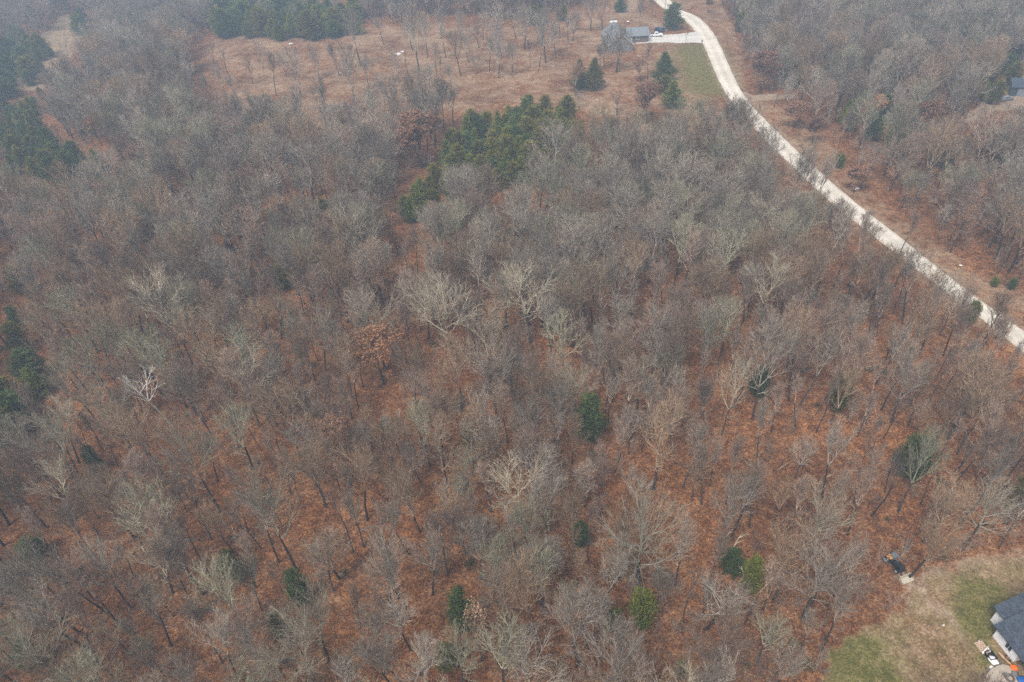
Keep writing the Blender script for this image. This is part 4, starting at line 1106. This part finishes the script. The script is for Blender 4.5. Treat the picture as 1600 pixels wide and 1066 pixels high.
mb = MB(); mb.box(LW+.05, LW+9, 2.0, DW, -.4, 2.65); mb.obj('porch_wall', MT['brick'], wh)
mb = MB()
for q in (LW+2.2, LW+4.4): mb.box(q, q+.15, .05, .2, .0, 2.6)
mb.obj('porch_post', MT['trim'], wh)
window(wh, LW*.48, LW*.48+1.0, 1.0, 2.1, 0)
# rear block: lower gable beside, ridge turned across
mb = MB(); X0, X1 = -.9, -.9+DW
mb.prism([(1.6, -.4), (12.6, -.4), (12.6, 2.9), (7.1, 6.2), (1.6, 2.9)], -2.1, -.01, 'x'); mb.obj('wing_wall', MT['white_wall'], wh)
mb = MB(); gable_roof(mb, -2.1, -.0, 1.6, 12.6, 2.95, 6.25, 'x', .42); r2 = mb.obj('wing_roof', MT['roof_slate'], wh)
mb = MB(); mb.tube([(-.9, 4.5, 4.0), (-.9, 4.5, 5.2)], [.06, .06], 8, True); mb.obj('roof_vent', MT['trim'], r2)

# dark building at the right edge with its yard
bx0, by0 = W(1577, 150)
sh = empty('metal_shed', (bx0, by0, gz(bx0, by0)), math.radians(-20), 'dark blue-black metal building at the right edge of the dirt yard', 'shed')
mb = MB(); mb.prism([(0, -.5), (9, -.5), (9, 3.0), (4.5, 4.6), (0, 3.0)], 0, 14, 'x'); mb.obj('wall', MT['roof_dark'], sh)
mb = MB(); gable_roof(mb, 0, 14, 0, 9, 3.05, 4.68, 'x', .3); mb.obj('roof', MT['roof_dark'], sh)
mb = MB(); mb.box(2, 5, -.05, -.004, 0, 2.5); mb.obj('door', MT['greyp'], sh)

# ------------------------------------------------------------------ vehicles
def wheel(parent, x, y, r, w):
    mb = MB(); mb.tube([(0, -w/2, 0), (0, w/2, 0)], [r, r], 16, True); o = mb.obj('wheel', MT['rubber'], parent); o.location = (x, y, r)
    m2 = MB(); m2.tube([(0, -w/2-.01, 0), (0, w/2+.01, 0)], [r*.55, r*.55], 12, True); m2.obj('rim', MT['steel'], o)
def vehicle(name, px, py, yaw, L_, paint, kind, label, cat, up=.1):
    x, y = W(px, py); r = empty(name, (x, y, gz(x, y)+up), yaw, label, cat); w = .92
    b = MB(); c = MB()
    if kind == 'pickup':
        b.prism([(0, .45), (L_, .45), (L_, .95), (L_*.98, 1.08), (L_*.72, 1.15), (0, 1.15)], -w, w, 'y')
        c.prism([(L_*.36, 1.155), (L_*.72, 1.155), (L_*.62, 1.8), (L_*.40, 1.82)], -w+.08, w-.08, 'y')
        bed = MB(); bed.box(.12, L_*.34, -w+.12, w-.12, 1.155, 1.17); bed.obj('bed_liner', MT['black'], r)
    else:
        hgt = 1.75 if kind == 'suv' else 1.45
        b.prism([(0, .35), (L_, .35), (L_, .75), (L_*.96, .92), (L_*.70, 1.0), (.06*L_, 1.0), (0, .85)], -w+.05, w-.05, 'y')
        e0 = .04 if kind == 'suv' else .14
        c.prism([(L_*e0, 1.005), (L_*.70, 1.005), (L_*.56, hgt), (L_*(e0+.08), hgt)], -w+.12, w-.12, 'y')
    b.obj('body', paint, r); cab = c.obj('cabin', paint, r)
    g_ = MB(); z0, z1 = (1.22, 1.68) if kind == 'pickup' else (1.08, (1.62 if kind == 'suv' else 1.36))
    xa, xb = (L_*.40, L_*.64) if kind == 'pickup' else (L_*.16 if kind != 'suv' else L_*.10, L_*.58)
    for s_ in (-1, 1):
        ys = s_*(w-.08) if kind == 'pickup' else s_*(w-.12)
        a, c2 = sorted((ys+s_*.004, ys+s_*.02)); g_.box(xa, (xa+xb)/2-.05, a, c2, z0, z1); g_.box((xa+xb)/2+.05, xb, a, c2, z0, z1)
    # windscreen as a thin sloping slab just proud of the cabin
    top = (L_*.62, 1.8) if kind == 'pickup' else (L_*.56, 1.75 if kind == 'suv' else 1.45); bot = (L_*.72, 1.155) if kind == 'pickup' else (L_*.70, 1.005)
    g_.prism([(bot[0]-.02, bot[1]+.08), (bot[0]+.03, bot[1]+.08), (top[0]+.08, top[1]-.08), (top[0]+.03, top[1]-.08)], -w+.2, w-.2, 'y')
    g_.obj('window', MT['glass'], cab)
    for fx in (.17, .82):
        for s_ in (-1, 1): wheel(r, L_*fx, s_*(w-.08), .36 if kind != 'car' else .32, .24)
    for s_ in (-1, 1):
        h = MB(); h.box(L_+.003, L_+.03, s_*.65-.14, s_*.65+.14, .68, .86); h.obj('headlight', MT['amber'], r)
    return r
vehicle('pickup_truck', 1015.5, 57.5, math.radians(-4), 5.6, MT['whitep'], 'pickup', 'white crew-cab pickup truck parked by the garage on the driveway', 'pickup truck')
vehicle('parked_car', 1022, 49.5, math.radians(-8), 4.8, MT['bluep'], 'suv', 'dark blue estate vehicle parked just behind the white pickup', 'car')
vehicle('parked_car', 1031, 51.5, math.radians(60), 4.3, MT['bluep'], 'suv', 'dark navy vehicle with its nose turned away, right of the white pickup', 'car')
vehicle('parked_car', 1551, 153, math.radians(10), 4.6, MT['redp'], 'car', 'maroon car parked on the dirt yard, left of the silver one', 'car', 0)
vehicle('parked_car', 1563, 158.5, math.radians(15), 4.6, MT['greyp'], 'car', 'silver grey car parked on the dirt yard beside the maroon one', 'car', 0)
# white tank on the dirt yard, tank and grill behind the farmhouse, mailbox
def tank(px, py, yaw, L_, r_, label):
    x, y = W(px, py); o = empty('propane_tank', (x, y, gz(x, y)), yaw, label, 'tank')
    mb = MB(); mb.tube([(0, 0, r_+.3), (.25, 0, r_+.3), (L_-.25, 0, r_+.3), (L_, 0, r_+.3)], [r_*.5, r_, r_, r_*.5], 12, True); mb.obj('shell', MT['whitep'], o, False)
    for q in (.2, .8): mb = MB(); mb.box(L_*q-.1, L_*q+.1, -r_*.7, r_*.7, -.1, .5); mb.obj('leg', MT['steel'], o)
    mb = MB(); mb.tube([(L_/2, 0, 2*r_+.28), (L_/2, 0, 2*r_+.5)], [.18, .18], 8, True); mb.obj('lid', MT['steel'], o)
tank(1547, 142.5, math.radians(12), 4.2, .65, 'white oblong tank lying at the edge of the dirt yard')
tank(953, 38, math.radians(5), 3.6, .6, 'white tank standing behind the left of the farmhouse roof')
x, y = W(981, 38); o = empty('barbecue_grill', (x, y, gz(x, y)), 0, 'small dark and white grill standing behind the farmhouse', 'grill')
mb = MB(); mb.box(-.5, .5, -.35, .35, .75, 1.1); mb.obj('firebox', MT['black'], o)
mb = MB(); mb.prism([(-.35, 1.105), (.35, 1.105), (.25, 1.45), (-.2, 1.45)], -.5, .5, 'x'); mb.obj('lid', MT['whitep'], o)
for a in (-.42, .42):
    for b in (-.3, .3): mb = MB(); mb.box(a-.04, a+.04, b-.04, b+.04, -.1, .745); mb.obj('leg', MT['black'], o)
x, y = W(1096.5, 69); o = empty('mailbox', (x, y, gz(x, y)), 0, 'dark mailbox on a post where the driveway meets the road', 'mailbox')
mb = MB(); mb.box(-.08, .08, -.08, .08, -.2, 1.15); mb.obj('post', MT['trunk'], o)
mb = MB(); mb.prism([(-.22, 1.155), (.22, 1.155), (.22, 1.45), (.12, 1.6), (-.12, 1.6), (-.22, 1.45)], -.35, .35, 'y'); mb.obj('box', MT['black'], o)

# tractor with front loader
x, y = W(1388, 876); x2, y2 = W(1412, 902)
yaw = math.atan2(y2-y, x2-x)
t = empty('compact_tractor', (x, y, gz(x, y)), yaw, 'small dark tractor with orange trim and a pale front bucket at the wood edge', 'tractor')
mb = MB(); mb.prism([(1.0, .55), (2.35, .55), (2.4, 1.0), (2.25, 1.25), (1.0, 1.32)], -.33, .33, 'y'); mb.obj('hood', MT['black'], t)
mb = MB(); mb.box(-.15, 1.0, -.38, .38, .5, .85); mb.obj('frame', MT['black'], t)
mb = MB(); mb.box(-.1, .35, -.3, .3, .855, 1.0); mb.box(-.2, -.08, -.3, .3, .9, 1.45); mb.obj('seat', MT['yellowp'], t)
for s_ in (-1, 1):
    mb = MB(); mb.prism([(-.55, .9), (-.35, 1.3), (.35, 1.3), (.6, .9), (.5, .9), (.3, 1.2), (-.3, 1.2), (-.45, .9)], *sorted((s_*.42, s_*.82)), 'y'); mb.obj('fender', MT['black'], t)
    mb = MB(); mb.prism([(-.2, 1.305), (.2, 1.305), (.15, 1.36), (-.15, 1.36)], *sorted((s_*.45, s_*.70)), 'y'); mb.obj('trim', MT['orangep'], t)
    wheel(t, 0, s_*.62, .62, .36); wheel(t, 1.95, s_*.52, .38, .24)
mb = MB()
for s_ in (-1, 1):
    mb.tube([(-.3, s_*.36, .8), (-.3, s_*.36, 2.0)], [.035, .035], 6, True)
mb.obj('roll_bar', MT['black'], t)
mb = MB(); mb.prism([(0, 1.98), (.85, 1.98), (.9, 2.02), (.8, 2.1), (.05, 2.1)], -.42, .42, 'y'); mb.obj('canopy', MT['bluegrey'], t)
mb = MB(); mb.tube([(.95, 0, 1.3), (.7, 0, 1.45)], [.03, .03], 5, True); mb.tube([(.68, 0, 1.44), (.7, 0, 1.47)], [.2, .2], 10, True); mb.obj('steering_wheel', MT['black'], t)
for s_ in (-1, 1):
    mb = MB(); mb.tube([(.9, s_*.42, 1.15), (2.2, s_*.42, 1.25), (3.0, s_*.42, .5)], [.07, .07, .06], 6, True); mb.obj('loader_arm', MT['black'], t)
mb = MB(); mb.prism([(2.95, .75), (2.98, .1), (3.85, .04), (3.85, .09), (3.05, .17), (3.02, .75)], -.95, .95, 'y')
mb.prism([(2.98, .1), (3.85, .04), (3.7, .3), (3.02, .75)], -.98, -.951, 'y'); mb.prism([(2.98, .1), (3.85, .04), (3.7, .3), (3.02, .75)], .951, .98, 'y')
mb.obj('bucket', MT['lightsteel'], t)

# ------------------------------------------------------------------ things beside the white house
def place(px, py, name, label, cat, yaw=0, up=0.0): 
    x, y = W(px, py); return empty(name, (x, y, gz(x, y)+up), yaw, label, cat)
ya = ang
o = place(1534, 1013, 'pallet', 'wooden pallet of tan boards on the lawn left of the white house', 'pallet', ya)
mb = MB()
for i in range(3): mb.box(-.75, .75, -.55+i*.5, -.45+i*.5, 0, .12)
mb.obj('runner', MT['wood'], o)
mb = MB()
for i in range(7): mb.box(-.8+i*.23, -.62+i*.23, -.6, .6, .124, .22+.02*(i % 2))
mb.obj('board', MT['cardboard'], o)
o = place(1546.5, 1026, 'crate', 'black open crate of brown scraps beside the pallet', 'crate', ya)
mb = MB(); mb.box(-.6, .6, -.5, .5, 0, .06); mb.box(-.6, .6, -.5, -.44, .064, .5); mb.box(-.6, .6, .44, .5, .064, .5); mb.box(-.6, -.54, -.436, .436, .064, .5); mb.box(.54, .6, -.436, .436, .064, .5); mb.obj('box', MT['black'], o)
mb = MB(); R = random.Random(2)
for i in range(12): a, b = R.uniform(-.45, .4), R.uniform(-.35, .3); mb.box(a, a+.22, b, b+.12, .07+.02*i, .085+.02*i)
mb.obj('scrap', MT['cardboard'], o)
def bag(px, py, label, m, s, name, cat, yaw=0):
    x, y = W(px, py); R = random.Random(int(px)); mb = MB(); seg, rg = 12, 7
    for i in range(rg+1):
        f = math.pi*i/rg
        for k in range(seg):
            a = 2*math.pi*k/seg; q = s*R.uniform(.85, 1.12); ca, sa = math.cos(a), math.sin(a)
            mb.v.append((q*math.sin(f)**.6*math.copysign(abs(ca)**.6, ca)*1.2, q*math.sin(f)**.6*math.copysign(abs(sa)**.6, sa), q*(.4+.4*math.cos(f))))
    for i in range(rg):
        for k in range(seg): a = i*seg+k; b = i*seg+(k+1) % seg; mb.f.append((a, a+seg, b+seg, b))
    o = mb.obj(name, m, None, True); o.location = (x, y, gz(x, y)+(.12 if 'patio' in label else 0)); o.rotation_euler = (0, 0, yaw); tag(o, label, cat)
bag(1551, 1033.5, 'crumpled white sack below the black crate', MT['whitep'], .5, 'sack', 'sack', ya)
bag(1583.5, 1045, 'bright orange bag on the corner of the patio', MT['orangep'], .38, 'bag', 'bag')
bag(1596, 1065, 'bright blue tarp bundle on the patio at the frame corner', MT['bluec'], .5, 'tarp', 'tarp')
def pipe(px, py, px2, py2, r_, label, m='whitep', z=.1):
    a, b = W(px, py), W(px2, py2); mb = MB(); mb.tube([(0, 0, 0), (b[0]-a[0], b[1]-a[1], 0)], [r_, r_], 8, True)
    o = mb.obj('pipe', MT[m], None, True); o.location = (*a, gz(*a)+z); tag(o, label, 'pipe', 'white pipe scraps on the lawn')
pipe(1529, 1001, 1530.5, 1007, .10, 'short white pipe scrap above the pallet')
pipe(1533, 1023, 1543, 1012, .09, 'white pipe scrap lying across the gap by the crate', z=.35)
pipe(1541, 1013, 1546, 1020, .08, 'white pipe scrap leaning on the upper side of the crate', z=.3)
a, b = W(1556.5, 1018.5), W(1579, 1041); mb = MB(); Lb = math.hypot(b[0]-a[0], b[1]-a[1]); mb.prism([(0, 0), (Lb*.35, -.18), (Lb, -.12), (Lb, .12), (Lb*.35, .18)], 0, .06, 'y')
me = mb.mesh('board', MT['wood'])
for v in me.vertices: v.co = (v.co[0], v.co[2], v.co[1])
me.flip_normals(); o = bpy.data.objects.new('timber_board', me); COL.objects.link(o); o.location = (*a, gz(*a)+.22); o.rotation_euler = (0, 0, math.atan2(b[1]-a[1], b[0]-a[0])); tag(o, 'long tan board lying beside the wall of the white house', 'board')
# coiled hose by the wall
x, y = W(1573.5, 1030); mb = MB(); pts = [(.42*math.cos(i*.5)*(1-.004*i), .42*math.sin(i*.5)*(1-.004*i), .05+.006*i) for i in range(50)]; mb.tube(pts, [.035]*50, 6, True)
o = mb.obj('garden_hose', MT['black'], None, True); o.location = (x, y, gz(x, y)); tag(o, 'black coiled hose at the foot of the white wall', 'hose')
# kerb stones along the patio corner
ks = WP([(1540.5,1066),(1540.5,1056),(1544,1048),(1550,1043.5),(1557,1040),(1564,1036.5)])
ks = densify(ks, .55)
for i, q in enumerate(ks):
    mb = MB(); R = random.Random(i); mb.prism([(-.24, 0), (.24, 0), (.2, .16), (0, .2), (-.19, .15)], -.14, .14, 'y')
    o = mb.obj('edging_stone', MT['brick'] if i % 3 else MT['stone']); o.location = (q[0]-.12, q[1]+.05, gz(*q)+.02)
    j = min(i, len(ks)-2); o.rotation_euler = (0, 0, math.atan2(ks[j+1][1]-ks[j][1], ks[j+1][0]-ks[j][0])); tag(o, 'rough edging stone, number %s from the bottom frame edge along the patio border' % ['one','two','three','four','five','six','seven','eight','nine','ten','eleven','twelve','thirteen','fourteen','fifteen'][min(i, 14)], 'edging stone', 'edging stones round the patio')
# patio chairs round a low fire ring
def chair(px, py, yaw, label):
    x, y = W(px, py); o = empty('patio_chair', (x, y, gz(x, y)+.13), yaw, label, 'chair', 'patio chairs')
    mb = MB(); mb.box(-.28, .28, -.28, .28, .38, .43); mb.obj('seat', MT['gable'], o)
    mb = MB(); mb.prism([(-.34, .9), (-.28, .44), (-.24, .44), (-.30, .9)], -.28, .28, 'y'); mb.obj('backrest', MT['gable'], o)
    for a in (-.25, .22):
        for b in (-.25, .22): mb = MB(); mb.box(a, a+.04, b, b+.04, -.02, .376); mb.obj('leg', MT['steel'], o)
chair(1570, 1058, 0.3, 'brown patio chair on the left of the tan patio')
chair(1583, 1056, 2.6, 'brown patio chair on the right of the tan patio')
x, y = W(1576.5, 1061); mb = MB()
for i in range(12): 
    a0, a1 = i*math.pi/6+.03, (i+1)*math.pi/6-.03
    n = len(mb.v)
    for z in (0, .28):
        for rr in (.38, .55):
            for a in (a0, a1): mb.v.append((rr*math.cos(a), rr*math.sin(a), z))
    mb.f += [(n, n+1, n+3, n+2), (n+4, n+6, n+7, n+5), (n, n+4, n+5, n+1), (n+2, n+3, n+7, n+6), (n, n+2, n+6, n+4), (n+1, n+5, n+7, n+3)]
o = mb.obj('fire_ring', MT['brick']); o.location = (x, y, gz(x, y)+.13); tag(o, 'round brown fire ring on the patio between the chairs', 'fire ring')

# ------------------------------------------------------------------ haze
mb = MB(); mb.box(-1500, 1500, -900, 2100, -12, 104)
hz_o = mb.obj('haze', bpy.data.materials.new('haze')); hz_o['kind'] = 'stuff'; hz_o['label'] = 'thin bluish haze over the far wood'
hm = hz_o.data.materials[0]; hm.use_nodes = True; hn = hm.node_tree.nodes
for n_ in list(hn):
    if n_.type != 'OUTPUT_MATERIAL': hn.remove(n_)
pv = hn.new('ShaderNodeVolumePrincipled'); pv.inputs['Density'].default_value = 0.00068
pv.inputs['Color'].default_value = (.60, .79, 1.0, 1); pv.inputs['Anisotropy'].default_value = 0.0
hm.node_tree.links.new(pv.outputs[0], [n_ for n_ in hn if n_.type == 'OUTPUT_MATERIAL'][0].inputs['Volume'])
print('TREES individual', len(ind), 'far', len(far), 'placed', len(placed))
